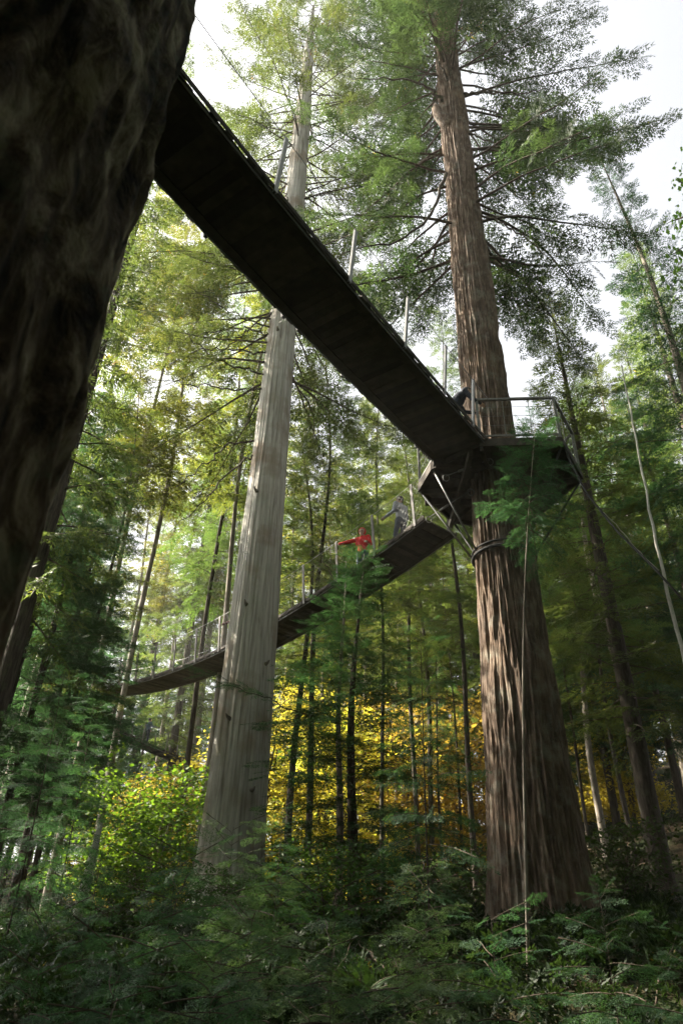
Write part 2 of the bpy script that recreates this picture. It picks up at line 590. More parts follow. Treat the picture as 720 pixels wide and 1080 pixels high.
# ------------------------------------------------------------------ ground
def build_ground():
    # fine near grid, coarse far rings to the horizon
    xs = np.concatenate([-np.geomspace(300, 46, 14), np.linspace(-44, 44, 177), np.geomspace(46, 300, 14)])
    ys = np.concatenate([-np.geomspace(300, 14, 14), np.linspace(-12, 70, 165), np.geomspace(72, 300, 14)])
    X, Y = np.meshgrid(xs, ys, indexing='ij')
    Z = ground(X, Y) * 1.0
    nx, ny = X.shape
    i, j = np.meshgrid(np.arange(nx - 1), np.arange(ny - 1), indexing='ij')
    Fq = np.stack([i * ny + j, (i + 1) * ny + j, (i + 1) * ny + j + 1, i * ny + j + 1], -1).reshape(-1, 4)
    m, nt, out = newmat('forest floor')
    L = nt.links.new
    tc = N(nt, 'ShaderNodeTexCoord')
    n1 = N(nt, 'ShaderNodeTexNoise')
    n1.inputs['Scale'].default_value = 9
    n1.inputs['Detail'].default_value = 9
    n1.inputs['Roughness'].default_value = .7
    L(tc.outputs['Object'], n1.inputs[0])
    c1 = ramp(nt, n1.outputs['Fac'], [(.3, (.015, .011, .008)), (.5, (.035, .026, .016)), (.62, (.06, .043, .024)), (.75, (.12, .085, .035))])
    n2 = N(nt, 'ShaderNodeTexNoise')
    n2.inputs['Scale'].default_value = .7
    n2.inputs['Detail'].default_value = 6
    L(tc.outputs['Object'], n2.inputs[0])
    f2 = ramp(nt, n2.outputs['Fac'], [(.45, (0, 0, 0)), (.6, (.8, .8, .8))])
    mx = N(nt, 'ShaderNodeMix', data_type='RGBA')
    L(f2, mx.inputs[0])
    L(c1, mx.inputs[6])
    mx.inputs[7].default_value = (.02, .032, .012, 1)
    pr = N(nt, 'ShaderNodeBsdfPrincipled')
    pr.inputs['Roughness'].default_value = .95
    pr.inputs['Specular IOR Level'].default_value = .1
    L(mx.outputs[2], pr.inputs['Base Color'])
    bp = N(nt, 'ShaderNodeBump')
    bp.inputs['Strength'].default_value = .9
    bp.inputs['Distance'].default_value = .06
    L(n1.outputs['Fac'], bp.inputs['Height'])
    L(bp.outputs[0], pr.inputs['Normal'])
    L(pr.outputs[0], out.inputs[0])
    me = MB().add(np.stack([X, Y, Z], -1).reshape(-1, 3), Fq, 0, .5, True).mesh('ground', m)
    tag(link('ground', me), 'forest floor of brown litter and moss rising between the trunks', 'ground', kind='structure')


build_ground()
#@@REST

# ------------------------------------------------------------------ TREES
def put_tree(name, label, x, y, trunk_mb, trunk_mat, crown_mb, leaf, group=None, cat='tree'):
    t = thing(name, label, cat, (x, y, gz(x, y)), 0, group)
    tr = link('trunk', trunk_mb.mesh('trunk', trunk_mat), t)
    if crown_mb is not None:
        link('crown', crown_mb.mesh('crown', [leaf, M['twig']]), t)
    return t


# --- the great fir that carries the platform
FX, FY = 3.45, 13.0
FZ = gz(FX, FY)
fh = [-.6, 0, .9, 2.6, 5, 7.6, 12, 18, 25, 27, 34, 42]
fr = [.93, .88, .83, .75, .67, .60, .56, .51, .49, .42, .30, .06]
fir_r = lambda h: float(np.interp(h, fh, fr))
fir = thing('fir_tree', 'huge furrowed fir trunk carrying the platform and both walkway ends', 'tree', (FX, FY, FZ))
link('trunk', loft_trunk(fh, fr, 360, 640, 5, furrow(8, .55, .065, 5, .7, big=1.0, fine=.9), .13).mesh('trunk', M['fir_bark']), fir)
mb = MB()
conifer_crown(mb, 41, 16.5, 44, 6.5, 235, 25, 1.55, 'B', fir_r, prof=.6, clear=(25.5, -1.9, .5), tilt=-.34, roll=.5, pitch=(-.12, .8), droop=(.55, .2), upturn=.45, gap=.31, bare=.2, limb_r=.06, low=.75)
link('crown', mb.mesh('crown', [M['fir_leaf'], M['twig']]), fir)


def branch(parent, pts_world, r0, r1=.008, mat='dark_bark', n=22, jit=.03, seed=1, label=None):
    """a bare limb through surveyed points"""
    P = np.array([np.array(p) - np.array(parent.location) for p in pts_world])
    s = np.linspace(0, 1, n)
    k = np.linspace(0, 1, len(P))
    Q = np.stack([np.interp(s, k, P[:, c]) for c in range(3)], 1)
    for _ in range(2):
        Q[1:-1] = (Q[:-2] + 2 * Q[1:-1] + Q[2:]) / 4
    Q[1:-1] += np.random.default_rng(seed).normal(0, jit, (n - 2, 3))
    o = link('branch', MB().tube(Q, np.linspace(r0, r1, n), 7).mesh('branch', M[mat]), parent)
    if label:
        o['label'] = label
    return o


branch(fir, [at_y(470, 183, 12.6), at_y(461, 215, 12.3), at_y(445, 240, 12.1), at_y(415, 257, 12.0), at_y(375, 262, 12.2), at_y(340, 280, 12.4)], .055, seed=2, label='bare limb drooping off the trunk in a long curve')
branch(fir, [at_y(466, 108, 12.6), at_y(452, 92, 12.3), at_y(430, 84, 12.2), at_y(400, 82, 12.3), at_y(370, 84, 12.5)], .06, seed=3)
branch(fir, [at_y(472, 85, 12.6), at_y(455, 52, 12.5), at_y(440, 20, 12.4), at_y(428, -20, 12.4)], .045, seed=4)
branch(fir, [at_y(488, 100, 12.8), at_y(510, 97, 12.6), at_y(545, 99, 12.4), at_y(585, 92, 12.2)], .06, seed=5)
branch(fir, [at_y(500, 225, 12.8), at_y(525, 232, 12.5), at_y(552, 250, 12.3), at_y(580, 275, 12.1)], .04, seed=6)
branch(fir, [at_y(486, 140, 12.8), at_y(505, 144, 12.6), at_y(540, 158, 12.4)], .05, seed=7)
# snapped-off fork: a swollen stub on the trunk's flank
q = at_y(466, 122, 12.75) - np.array(fir.location)
stub = MB().tube([q + (.42, .1, -.9), q + (.12, .02, -.45), q + (-.12, -.03, .0), q + (-.2, -.05, .35), q + (-.22, -.05, .6)], [.20, .22, .19, .14, .05], 14)
o = link('branch_stub', stub.mesh('branch_stub', M['fir_bark']), fir)

# --- the smooth grey cedar
CX, CY = -2.2, 17.0
ch = [-.6, 0, 1, 3, 6.5, 11, 17, 24, 31, 36, 42]
cr = [.98, .86, .76, .70, .63, .56, .47, .42, .36, .26, .05]
ced_r = lambda h: float(np.interp(h, ch, cr))
cedar = thing('cedar_tree', 'tall grey fibrous cedar trunk standing clear between the two walkways', 'tree', (CX, CY, gz(CX, CY)))
link('trunk', loft_trunk(ch, cr, 224, 420, 15, furrow(7.5, .22, .026, 15, .8, big=2.0, fine=.9), .34).mesh('trunk', M['cedar_bark']), cedar)
mb = MB()
conifer_crown(mb, 52, 15.5, 46, 7.4, 235, 23, 1.45, 'B', ced_r, prof=.5, clear=(29, -1.5, .5), tilt=-.34, roll=.5, pitch=(-.3, .7), droop=(.5, .2), upturn=.8, gap=.34, bare=.25, limb_r=.05, low=.7)
link('crown', mb.mesh('crown', [M['cedar_leaf'], M['twig']]), cedar)
for k, pts in enumerate([
    [(284, 345), (255, 335), (225, 318), (190, 300)], [(283, 352), (250, 345), (215, 352), (175, 360)], [(280, 372), (240, 368), (200, 372), (150, 398)],
    [(276, 410), (235, 410), (195, 404), (150, 400)], [(286, 330), (262, 348), (235, 370), (205, 395)], [(278, 395), (240, 385), (205, 362), (180, 335)],
    [(325, 210), (345, 203), (372, 215), (385, 230)], [(326, 150), (332, 132), (345, 128), (362, 122)], [(309, 225), (300, 205), (292, 180), (275, 168)],
    [(268, 465), (235, 470), (205, 500), (168, 524)], [(266, 480), (240, 500), (210, 535), (180, 560)]]):
    branch(cedar, [at_y(px, py, 16.6 - .3 * i) for i, (px, py) in enumerate(pts)], .032, .006, seed=20 + k, jit=.04)

for k, (px, py, ln) in enumerate([(293, 348, .12), (272, 520, .16), (262, 640, .14), (281, 700, .10), (246, 760, .18), (262, 835, .12)]):
    q = at_y(px, py, 16.55) - np.array(cedar.location)
    a_ = math.atan2(q[1], q[0])
    rr_ = ced_r(q[2])
    e_ = np.array([math.cos(a_), math.sin(a_), 0])
    b_ = e_ * rr_ * .9 + (0, 0, q[2])
    link('branch_stub', MB().tube([b_, b_ + e_ * (.1 * rr_ + ln * .5) + (0, 0, .02), b_ + e_ * (.1 * rr_ + ln) + (0, 0, .07)], [.06, .035, .018], 8).mesh('branch_stub', M['grey_bark']), cedar)

# --- the trunk right beside the camera
NX, NY = -1.125, 1.10
nh = [-.6, 0, 1, 2, 4, 9, 16, 30]
nr = [.66, .60, .545, .54, .55, .50, .42, .08]
near = thing('old_tree', 'dark mossy trunk with deep bark looming close at the frame edge', 'tree', (NX, NY, gz(NX, NY)))
tm = loft_trunk(nh[:-2] + [14], nr[:-2] + [.44], 256, 640, 31, furrow(5.5, 1.1, .055, 31, .7, big=.15), .05, zbot=-.5)
link('trunk', tm.mesh('trunk', M['near_bark']), near)


# --- kinds that repeat: one of each is built here, then copied
def proto_conifer(H, r, c0, R, n, nsp, spl, tpl, leaf, bark, seed, gap=.2, sway=.0, prof=.75, pitch=(-.2, .6), droop=(.5, .2), upturn=.5, low=.55, nth=14, nz=40, bare=.15, tilt=-.22, flare=.25, roll=.4):
    rr = lambda h: float(np.interp(h, [-.6, 0, H * .5, H], [r * 1.1, r, r * .62, min(.012, r * .25)]))
    ax = (lambda h: np.array([sway * math.sin(h * .33 + seed) * h / H, sway * math.cos(h * .27 + seed * 2) * h / H])) if sway else (lambda h: np.zeros(2))
    tmb = loft_trunk([-.6, 0, H * .5, H], [r * 1.1, r, r * .62, min(.012, r * .25)], nth, nz, seed, furrow(2.5, .8, r * .12, seed), flare, axis=ax)
    cmb = MB()
    conifer_crown(cmb, seed, c0, H, R, n, nsp, spl, tpl, rr, pitch=pitch, droop=droop, upturn=upturn, gap=gap, prof=prof, low=low, bare=bare, axis=ax, limb_r=max(.008, r * .11), tilt=tilt, roll=roll)
    t = thing('conifer_tree', 'x', 'tree')
    link('trunk', tmb.mesh('trunk', M[bark]), t)
    link('crown', cmb.mesh('crown', [M[leaf], M['twig']]), t)
    return t


PR = {
    'tall': proto_conifer(38, .40, 7, 4.4, 140, 15, 1.8, 'C', 'conifer_leaf', 'dark_bark', 61, .25),
    'tall2': proto_conifer(34, .34, 5, 3.8, 130, 13, 1.7, 'C', 'conifer_leaf', 'grey_bark', 62, .2, droop=(.7, .3), upturn=.9),
    'slender': proto_conifer(21, .11, 5.5, 2.4, 95, 12, 1.0, 'B', 'conifer_leaf', 'dark_bark', 63, .25, sway=.35),
    'high': proto_conifer(35, .12, 11, 3.6, 130, 15, 1.3, 'B', 'conifer_leaf', 'dark_bark', 77, .2, sway=.3, droop=(.6, .3), upturn=.6, bare=.2),
    'bright': proto_conifer(38, .15, 15.5, 3.7, 120, 13, 1.5, 'C', 'bright_leaf', 'grey_bark', 78, .32, sway=.3, droop=(.6, .3), upturn=.6),
    'slender2': proto_conifer(24, .13, 9, 2.5, 90, 12, 1.05, 'B', 'conifer_leaf', 'grey_bark', 64, .3, sway=.4),
    'hemlock': proto_conifer(17, .14, 2.8, 3.0, 125, 17, 1.15, 'B', 'hemlock_leaf', 'dark_bark', 65, .22, sway=.2, droop=(.6, .3), upturn=.35),
    'spire': proto_conifer(21, .17, 5.0, 2.7, 110, 14, 1.0, 'B', 'hemlock_leaf', 'grey_bark', 66, .15, sway=.3, prof=.9, droop=(.6, .3)),
    'sapling': proto_conifer(8.2, .024, 6.0, 1.05, 44, 15, .55, 'A', 'hemlock_leaf', 'grey_bark', 67, .1, sway=.25, droop=(.7, .4), upturn=.3, prof=.6, low=.8),
    'young': proto_conifer(5.0, .02, .5, 1.5, 46, 13, .66, 'A', 'hemlock_leaf', 'dark_bark', 68, .1, sway=.1, droop=(.7, .4), upturn=.3),
    'pale': proto_conifer(1.5, .0045, .15, .9, 24, 12, .42, 'A', 'pale_leaf', 'dark_bark', 79, .0, droop=(.6, .3), upturn=.2, prof=.6, low=.8, nz=12),
    'seedling': proto_conifer(1.5, .0045, .15, .85, 22, 11, .42, 'A', 'hemlock_leaf', 'dark_bark', 69, .0, droop=(.6, .3), upturn=.2, prof=.6, low=.8, nz=12),
}


# broadleaf: lobed leaf
def maple_tpl():
    a = [90, 112, 135, 160, 200, 235, 305, 340, 20, 45, 68]
    rd = [1, .62, .85, .55, .65, .4, .4, .65, .55, .85, .62]
    P = np.array([[rd[i] * math.cos(R_(a[i])) * .55, rd[i] * math.sin(R_(a[i])) * .6 + .25, 0] for i in range(11)])
    P[:, 2] = -.12 * np.abs(P[:, 0]) - .08 * P[:, 1] ** 2
    return P


MAPLE = maple_tpl()
KITE = np.array([[0, 0, 0], [.3, .45, -.03], [0, 1, -.1], [-.3, .45, -.03]])


def proto_broad(H, R, nst, nlimb, leaves, size, leaf, bark, seed, tpl=KITE, r0=.05, c0=.35, spread=.5, lay=.35):
    r = np.random.default_rng(seed)
    tm, cm = MB(), MB()
    P = []
    for s in range(nst):
        az = s * 2 * PI / nst + r.normal(0, .4)
        n = 12
        lean = r.uniform(.3, 1) * spread if nst > 1 else .08
        hh = H * r.uniform(.75, 1)
        t = np.linspace(0, 1, n)
        pts = np.stack([np.cos(az) * lean * R * t ** 1.4, np.sin(az) * lean * R * t ** 1.4, hh * (t - .12 * t * t)], 1)
        pts[1:] += r.normal(0, .02 * H / 4, (n - 1, 3))
        pts[0, 2] = -.2
        tm.tube(pts, np.linspace(r0, r0 * .15, n), 8)
        for k in range(nlimb):
            u = c0 + (1 - c0) * (k + r.random()) / nlimb
            p, _ = interp_path(pts, np.array([u]))
            L = R * (1.05 - .7 * u) * r.uniform(.5, 1.1)
            lp = limb_path(r, p[0], r.uniform(0, 2 * PI), r.uniform(.1, .6), L, .5, .1, 7, .25)
            cm.tube(lp, np.linspace(r0 * .35, .004, 7), 5, 1)
            m = max(4, int(leaves * L / R))
            q, _ = interp_path(lp, r.uniform(.2, 1.0, m))
            sc = .16 * R * r.uniform(.4, 1)
            P.append(q + r.normal(0, 1, (m, 3)) * np.array([sc, sc, sc * lay]))
    P = np.concatenate(P)
    n = len(P)
    yaw = r.uniform(0, 2 * PI, n)
    D = np.stack([np.cos(yaw), np.sin(yaw), r.normal(-.35, .3, n)], 1)
    D /= np.linalg.norm(D, axis=1)[:, None]
    up = np.array([0, 0, 1.0]) + r.normal(0, .45, (n, 3))
    X = np.cross(D, up)
    X /= np.linalg.norm(X, axis=1)[:, None]
    Z = np.cross(X, D)
    sz = size * r.uniform(.6, 1.25, n)
    V = (tpl[None, :, 0, None] * X[:, None] + tpl[None, :, 1, None] * D[:, None] + tpl[None, :, 2, None] * Z[:, None]) * sz[:, None, None] + P[:, None]
    q = len(tpl)
    tint = np.clip(fbm(P[:, 0] * 1.3 + seed, P[:, 1] * 1.3, P[:, 2] * 1.3, 2) * .6 + r.random(n) * .45, 0, 1)
    cm.add(V.reshape(-1, 3), np.arange(n * q).reshape(-1, q), 0, tint)
    t = thing('maple_tree', 'x', 'tree')
    link('trunk', tm.mesh('trunk', M[bark]), t)
    link('crown', cm.mesh('crown', [M[leaf], M['twig']]), t)
    return t


PR['gold'] = proto_broad(9.5, 3.8, 3, 26, 250, .20, 'maple_gold', 'dark_bark', 71, r0=.08, c0=.06)
PR['lime'] = proto_broad(9.0, 3.6, 3, 22, 180, .17, 'maple_green', 'dark_bark', 72, r0=.08, c0=.2)
PR['vine'] = proto_broad(4.2, 2.6, 6, 16, 170, .12, 'maple_green', 'grey_bark', 73, tpl=MAPLE, r0=.035, c0=.12, spread=.8, lay=.25)
PR['shrub'] = proto_broad(1.7, 1.2, 7, 11, 75, .075, 'shrub_leaf', 'dark_bark', 74, r0=.014, c0=.1, spread=.9)
PR['bigleaf'] = proto_broad(14, 3.4, 1, 50, 110, .16, 'maple_green', 'grey_bark', 75, tpl=MAPLE, r0=.14, c0=.5)


def proto_fern(seed, n=13, L=.85):
    r = np.random.default_rng(seed)
    mb = MB()
    for k in range(n):
        az = k * 2.4 + r.normal(0, .2)
        l = L * r.uniform(.7, 1.15)
        p = limb_path(r, (0, 0, .02), az, r.uniform(.8, 1.25), l, r.uniform(1.2, 2.0), .2, 12, .04)
        mb.tube(p, np.linspace(.006, .002, 12), 4, 1)
        m = 34
        s = np.linspace(.1, .98, m)
        q, tn = interp_path(p, s)
        tn /= np.linalg.norm(tn, axis=1)[:, None]
        lat = np.cross(tn, np.array([0, 0, 1.0]))
        lat /= np.linalg.norm(lat, axis=1)[:, None] + 1e-9
        w = .17 * l / .85 * np.sin(np.clip(s * 1.08, 0, 1) ** .6 * PI) ** .8 + .012
        for sd in (-1, 1):
            d = lat * sd * .93 + tn * .37 + np.array([0, 0, -.12])
            b = q
            tip = q + d * w[:, None]
            mid = q + d * (w * .4)[:, None]
            V = np.stack([b, mid - tn * .011, tip, mid + tn * .011], 1)
            mb.add(V.reshape(-1, 3), np.arange(m * 4).reshape(-1, 4), 0, np.clip(r.random() * .6 + r.random(m) * .4, 0, 1))
    o = link('fern_plant', mb.mesh('fern_plant', [M['fern_leaf'], M['twig']]))
    return o


PR['fern'] = proto_fern(81)
PR['fern2'] = proto_fern(82, 10, 1.1)

used = {}


def plant(kind, name, label, px, Y, sc=1.0, group=None, cat='tree', rz=None, py=950, dz=0.0, sz=None, xy=None):
    if xy is None:
        p = at_y(px, py, Y)
        x, y = p[0], Y
    else:
        x, y = xy
    rz = random.uniform(0, 2 * PI) if rz is None else rz
    s = (sc, sc, sz or sc)
    return dup(PR[kind], (x, y, gz(x, y) + dz), rz, s, label, cat, group, name)


# crown of the near tree, high over the camera
c = PR['tall'].children[1].copy()
col.objects.link(c)
c.name = 'crown'
c.parent = near
c.location = (0, 0, 6)

# --- trunks one can tell apart, surveyed from the photograph: px at y=900, distance, kind, scale xy, scale z
SL = [
    ('slender', 304, 21.5, 1.15, .80, 'slim dark conifer leaning against its twin just right of the grey cedar'),
    ('high', 324, 22.0, .95, .72, 'slim conifer with mottled trunk, right one of the pair beside the grey cedar'),
    ('high', 403, 25, .7, .8, 'thin lone conifer between the dead snag and the paired dark poles'),
    ('high', 440, 27, .85, .78, 'dark pole conifer, left one of the close pair under the lower walkway end'),
    ('high', 456, 29, 1.0, .72, 'dark pole conifer, thicker one of the close pair under the lower walkway end'),
    ('slender', 466, 29, .55, .75, 'thread thin conifer just right of the close dark pair'),
    ('slender', 487, 30, .6, .8, 'thin dark conifer nearest the left edge of the huge furrowed fir'),
    ('slender2', 640, 24, 1.0, .62, 'young conifer with a sunlit flank right of the huge furrowed fir'),
    ('slender', 622, 26, .6, .7, 'dark thin conifer hugging the right edge of the huge furrowed fir'),
    ('slender', 668, 22, .8, .66, 'thin dark conifer left of the thick dark trunk at the right'),
    ('slender2', 690, 20, 1.15, .70, 'conifer with a warm lit upper trunk beside the thick dark one'),
    ('slender', 610, 30, .6, .75, 'distant thin conifer seen low beside the huge fir'),
    ('slender', 42, 18, .75, .8, 'dark thin leaning conifer left of the pale snag'),
    ('slender2', 420, 33, .8, .8, 'faint slim conifer far behind the paired dark poles'),
    ('slender2', 545, 34, .9, .9, 'faint conifer almost hidden behind the huge furrowed fir'),
]
for kind, px, Y, sx, sz, lab in SL:
    plant(kind, 'slender_tree', lab, px, Y, sx, 'slim forest trunks', py=900, sz=sz)

# thick dark trunk at right, dark leaning trunk at left
plant('tall', 'conifer_tree', 'thick dark conifer trunk standing at the right edge', 694, 17, .66, py=900, sz=.5)
plant('tall', 'conifer_tree', 'thick dark conifer trunk beside the looming near tree at left', -46, 14, .52, py=900, sz=.8)
plant('spire', 'hemlock_tree', 'hemlock with a pointed open top against the white sky', 868, 15, 1.15, py=900, sz=1.25, rz=1.0)
plant('hemlock', 'hemlock_tree', 'dark hemlock filling the right side behind the fir platform', 655, 27, 1.15, py=900, sz=1.05)
plant('hemlock', 'hemlock_tree', 'dense hemlock at the far right below the maple leaves', 790, 22, 1.1, py=900, sz=1.0)
plant('hemlock', 'hemlock_tree', 'dark hemlock whose flat boughs cross the low end of the left walkway', -4, 16.5, .85, py=900, sz=.85)
plant('hemlock', 'hemlock_tree', 'hemlock with boughs in front of the lower walkway middle', 372, 15.2, .95, py=930, sz=.485)

# dead snag with one long bare side branch
sn = thing('dead_tree', 'dead slim snag with one long bare branch reaching left across the cedar', 'tree', tuple(np.r_[at_y(355, 930, 15.6)[:2], 0]))
sn.location.z = gz(sn.location.x, sn.location.y)
link('trunk', loft_trunk([-.4, 0, 4, 8.4], [.10, .09, .065, .02], 12, 40, 91, furrow(3, .8, .01, 91), .2, axis=lambda h: np.array([.05 * math.sin(h), .0])).mesh('trunk', M['grey_bark']), sn)
branch(sn, [at_y(357, 763, 15.6), at_y(330, 757, 15.4), at_y(295, 742, 15.2), at_y(255, 728, 15.0), at_y(215, 712, 14.8)], .022, .005, seed=33)
branch(sn, [at_y(367, 640, 15.6), at_y(345, 600, 15.3), at_y(335, 575, 15.2)], .016, .005, seed=34)

def sprigs(parent, pts, n, L, seed, leaf='hemlock_leaf', label='feathery green spray'):
    r = np.random.default_rng(seed)
    pts = np.array(pts) - np.array(parent.location)
    P, Tn = interp_path(pts, np.sort(r.uniform(.05, 1, n)))
    Tn /= np.linalg.norm(Tn, axis=1)[:, None]
    A = Tn + r.normal(0, .55, (n, 3)) * np.array([1, 1, .25])
    A[:, 2] -= .15
    mb = MB()
    for p, a in zip(P, A):
        mb.tube([p, p + a * L * .5], [.004, .002], 4, 1)
    place_sprays(mb, TPL['A'], P, A, L * r.uniform(.6, 1.2, n), r, roll=.3)
    o = link('foliage_spray', mb.mesh('foliage_spray', [M[leaf], M['twig']]), parent)
    o['label'] = label


sprigs(sn, [at_y(335, 757, 15.4), at_y(295, 740, 15.2), at_y(255, 724, 15.0), at_y(215, 708, 14.8)], 22, .55, 61, label='feathery sprays along the long side branch')
# slender sapling rising in front of the fir trunk
sp = plant('sapling', 'hemlock_sapling', 'slender hemlock sapling rising in front of the fir with feathery top at the platform', 548, 10.2, 1.0, py=940, sz=1.05, rz=0)
sp.rotation_euler = (0, R_(6.5), 0)
# pale leaning pole at right
bp = thing('dead_tree', 'bare pale pole tree leaning at the right edge', 'tree', (0, 0, 0))
b0, b1 = at_y(742, 800, 13.0), at_y(655, 385, 13.6)
b0 = b0 + (b0 - b1) * .35
bp.location = (b0[0], b0[1], gz(b0[0], b0[1]))
P0 = np.array(bp.location)
branch_pts = [P0 + (0, 0, -.3), P0 + (b1 - P0) * .3 + (.05, 0, 0), P0 + (b1 - P0) * .6 + (-.04, 0, .05), b1]
o = branch(bp, branch_pts, .06, .015, 'pale_bark', 30, .012, 36)
o.name = 'trunk'
branch(bp, [at_y(694, 602, 13.25), at_y(672, 582, 13.2), at_y(655, 560, 13.1), at_y(636, 540, 13.0)], .022, .006, 'pale_bark', 14, .01, 37)
# pale snag low at left
ps = thing('dead_tree', 'short pale snag standing among yellow green leaves', 'tree', (0, 0, 0))
p0 = at_y(89, 925, 14.5)
ps.location = (p0[0], p0[1], gz(p0[0], p0[1]))
h1 = float(at_y(99, 868, 14.5)[2] - ps.location.z)
link('trunk', loft_trunk([-.3, 0, h1 * .6, h1], [.13, .12, .10, .06], 14, 20, 96, furrow(3, 1, .02, 96), .2, axis=lambda h: np.array([.06 * h, 0])).mesh('trunk', M['pale_bark']), ps)
# sunlit far trunk in the gap at left
plant('tall', 'conifer_tree', 'far sunlit trunk in the gap behind the distant walkway', 166, 50, .9, py=900, sz=1.0)

# overhanging big-leaf maple at the right edge
plant('bigleaf', 'maple_tree', 'bright green big leaf maple overhanging from the right edge', 0, 0, .85, rz=2.2, sz=2.15, xy=tuple(at_y(742, 210, 13.0)[:2]))

# gold and lime understorey
GV = [
    ('gold', 268, 28, .95, 'golden maple glowing behind the foot of the grey cedar'),
    ('gold', 345, 30, 1.1, 'golden maple glowing behind the dead snag'),
    ('gold', 420, 32, 1.15, 'golden maple glowing behind the close dark pair of poles'),
    ('gold', 488, 35, 1.1, 'golden maple half hidden by the huge fir on its left'),
    ('gold', 205, 27, .8, 'yellow maple just left of the grey cedar foot'),
    ('lime', 380, 38, 1.3, 'lime green tree behind the golden maples at centre'),
    ('lime', 300, 38, 1.3, 'lime green tree high behind the golden maples left of centre'),
    ('lime', 150, 23, .5, 'lime green maple lit beneath the distant walkway'),
    ('gold', 640, 34, .8, 'yellow maple glowing low between thin trunks right of the fir'),
    ('gold', 585, 40, 1.0, 'yellow maple farther back right of the fir'),
    ('lime', 60, 34, .8, 'lime green maple behind the left dark trunks'),
    ('lime', 460, 46, 1.5, 'lime green tree farthest back beside the fir'),
    ('gold', 135, 30, .62, 'low yellow maple beneath the distant walkway'),
    ('gold', 175, 34, .7, 'golden maple between the distant walkway and the grey cedar'),
    ('gold', 675, 28, .7, 'small yellow maple on the right slope between thin trunks'),
]
for i_, (px, Y) in enumerate([(-40, 44), (-80, 54), (10, 58), (-15, 36), (240, 52), (330, 55), (410, 57), (480, 60), (540, 55), (600, 52), (650, 50), (700, 48), (570, 44), (160, 60), (90, 50)]):
    GV.append(('lime', px, Y, 1.0, 'distant lime green understorey tree in the far forest'))
for kind, px, Y, sc, lab in GV:
    plant(kind, 'maple_tree', lab, px, Y, sc, 'understorey maples', py=900, sz=sc * (.7 if px == 205 else 1))
plant('vine', 'vine_maple', 'bright green vine maple bush left of the grey cedar foot', 150, 21, 1.2, cat='bush', py=930)
plant('vine', 'vine_maple', 'small vine maple in front of the twin slim conifers', 315, 17, .55, cat='bush', py=930)

# --- the forest behind
FOREST = []
r = np.random.default_rng(17)
def far_tree(kind, px, Y, sc, sz):
    FOREST.append((kind, px, Y, sc, sz))
for px, Y, k, s, z in [
    (-10, 21, 'bright', .9, .85), (60, 19.5, 'bright', .75, .8), (100, 22, 'bright', .8, .9), (208, 23.5, 'bright', .85, .95), (-40, 15.5, 'hemlock', .9, .8), (-30, 35, 'hemlock', 1.3, 1.1), (10, 40, 'hemlock', 1.3, 1.2), (50, 46, 'hemlock', 1.3, 1.2), (90, 44, 'hemlock', 1.2, .9), (130, 56, 'hemlock', 1.3, .9), (-60, 48, 'hemlock', 1.4, 1.3), (0, 62, 'hemlock', 1.5, 1.4), (-70, 40, 'hemlock', 1.4, 1.0), (-25, 52, 'hemlock', 1.5, 1.2), (-95, 60, 'hemlock', 1.6, 1.3), (-15, 29, 'hemlock', 1.0, .6), (70, 66, 'hemlock', 1.5, 1.3), (170, 62, 'hemlock', 1.4, 1.2), (-45, 25, 'hemlock', 1.2, 1.0), (185, 26, 'high', 1.0, 1.0), (30, 26, 'hemlock', 1.0, .9), (25, 18, 'hemlock', .9, .75), (-20, 27, 'hemlock', 1.2, 1.1), (500, 24, 'high', .9, .72), (288, 40, 'bright', 1.0, .95), (335, 38.5, 'bright', .9, .72), (382, 41, 'bright', 1.0, .9), (428, 38, 'bright', .9, .68), (470, 42, 'bright', 1.0, .8), (150, 52, 'bright', 1.3, 1.2), (215, 54, 'bright', 1.3, 1.2), (90, 56, 'bright', 1.3, 1.2), (560, 36, 'bright', .9, .6),
    (300, 47, 'tall2', .9, .85), (345, 52, 'tall', 1.1, .9), (385, 48, 'tall2', 1.0, .80), (430, 54, 'tall', 1.1, .9), (475, 47, 'tall2', 1.0, .78), (520, 46, 'tall', 1.1, .85),
    (560, 50, 'tall2', 1.1, .66), (600, 33, 'hemlock', 1.2, 1.0), (640, 42, 'tall2', 1.0, .62), (700, 36, 'tall', 1.0, .68), (745, 30, 'tall2', 1.0, .72), (800, 38, 'tall', 1.1, .85), (860, 31, 'tall', 1.1, .9),
    (125, 66, 'tall', 1.2, 1.1), (190, 55, 'tall2', 1.2, 1.15), (240, 62, 'tall', 1.3, 1.2), (290, 58, 'tall2', 1.2, 1.1), (335, 66, 'tall', 1.3, 1.1),
    (400, 60, 'tall', 1.2, 1.0), (450, 68, 'tall2', 1.3, 1.1), (500, 62, 'tall', 1.2, 1.0), (545, 70, 'tall', 1.2, .8), (610, 58, 'tall2', 1.2, .8), (670, 64, 'tall', 1.2, .8), (730, 60, 'tall2', 1.2, .8),
    (-100, 62, 'tall', 1.3, 1.2), (30, 75, 'tall', 1.4, 1.2), (110, 80, 'tall', 1.4, 1.2), (180, 82, 'tall', 1.4, 1.2), (260, 85, 'tall', 1.4, 1.2), (360, 82, 'tall', 1.4, 1.2), (420, 88, 'tall', 1.4, 1.1),
    (520, 85, 'tall', 1.4, 1.0), (590, 80, 'tall', 1.3, .9), (650, 85, 'tall2', 1.3, .9), (710, 80, 'tall', 1.3, .9), (780, 70, 'tall', 1.3, 1.0),
    (230, 42, 'hemlock', .9, .8), (575, 28, 'hemlock', .9, .8), (690, 27, 'hemlock', 1.0, .9), (730, 25, 'hemlock', 1.1, .95)]:
    far_tree(k, px, Y, s, z)
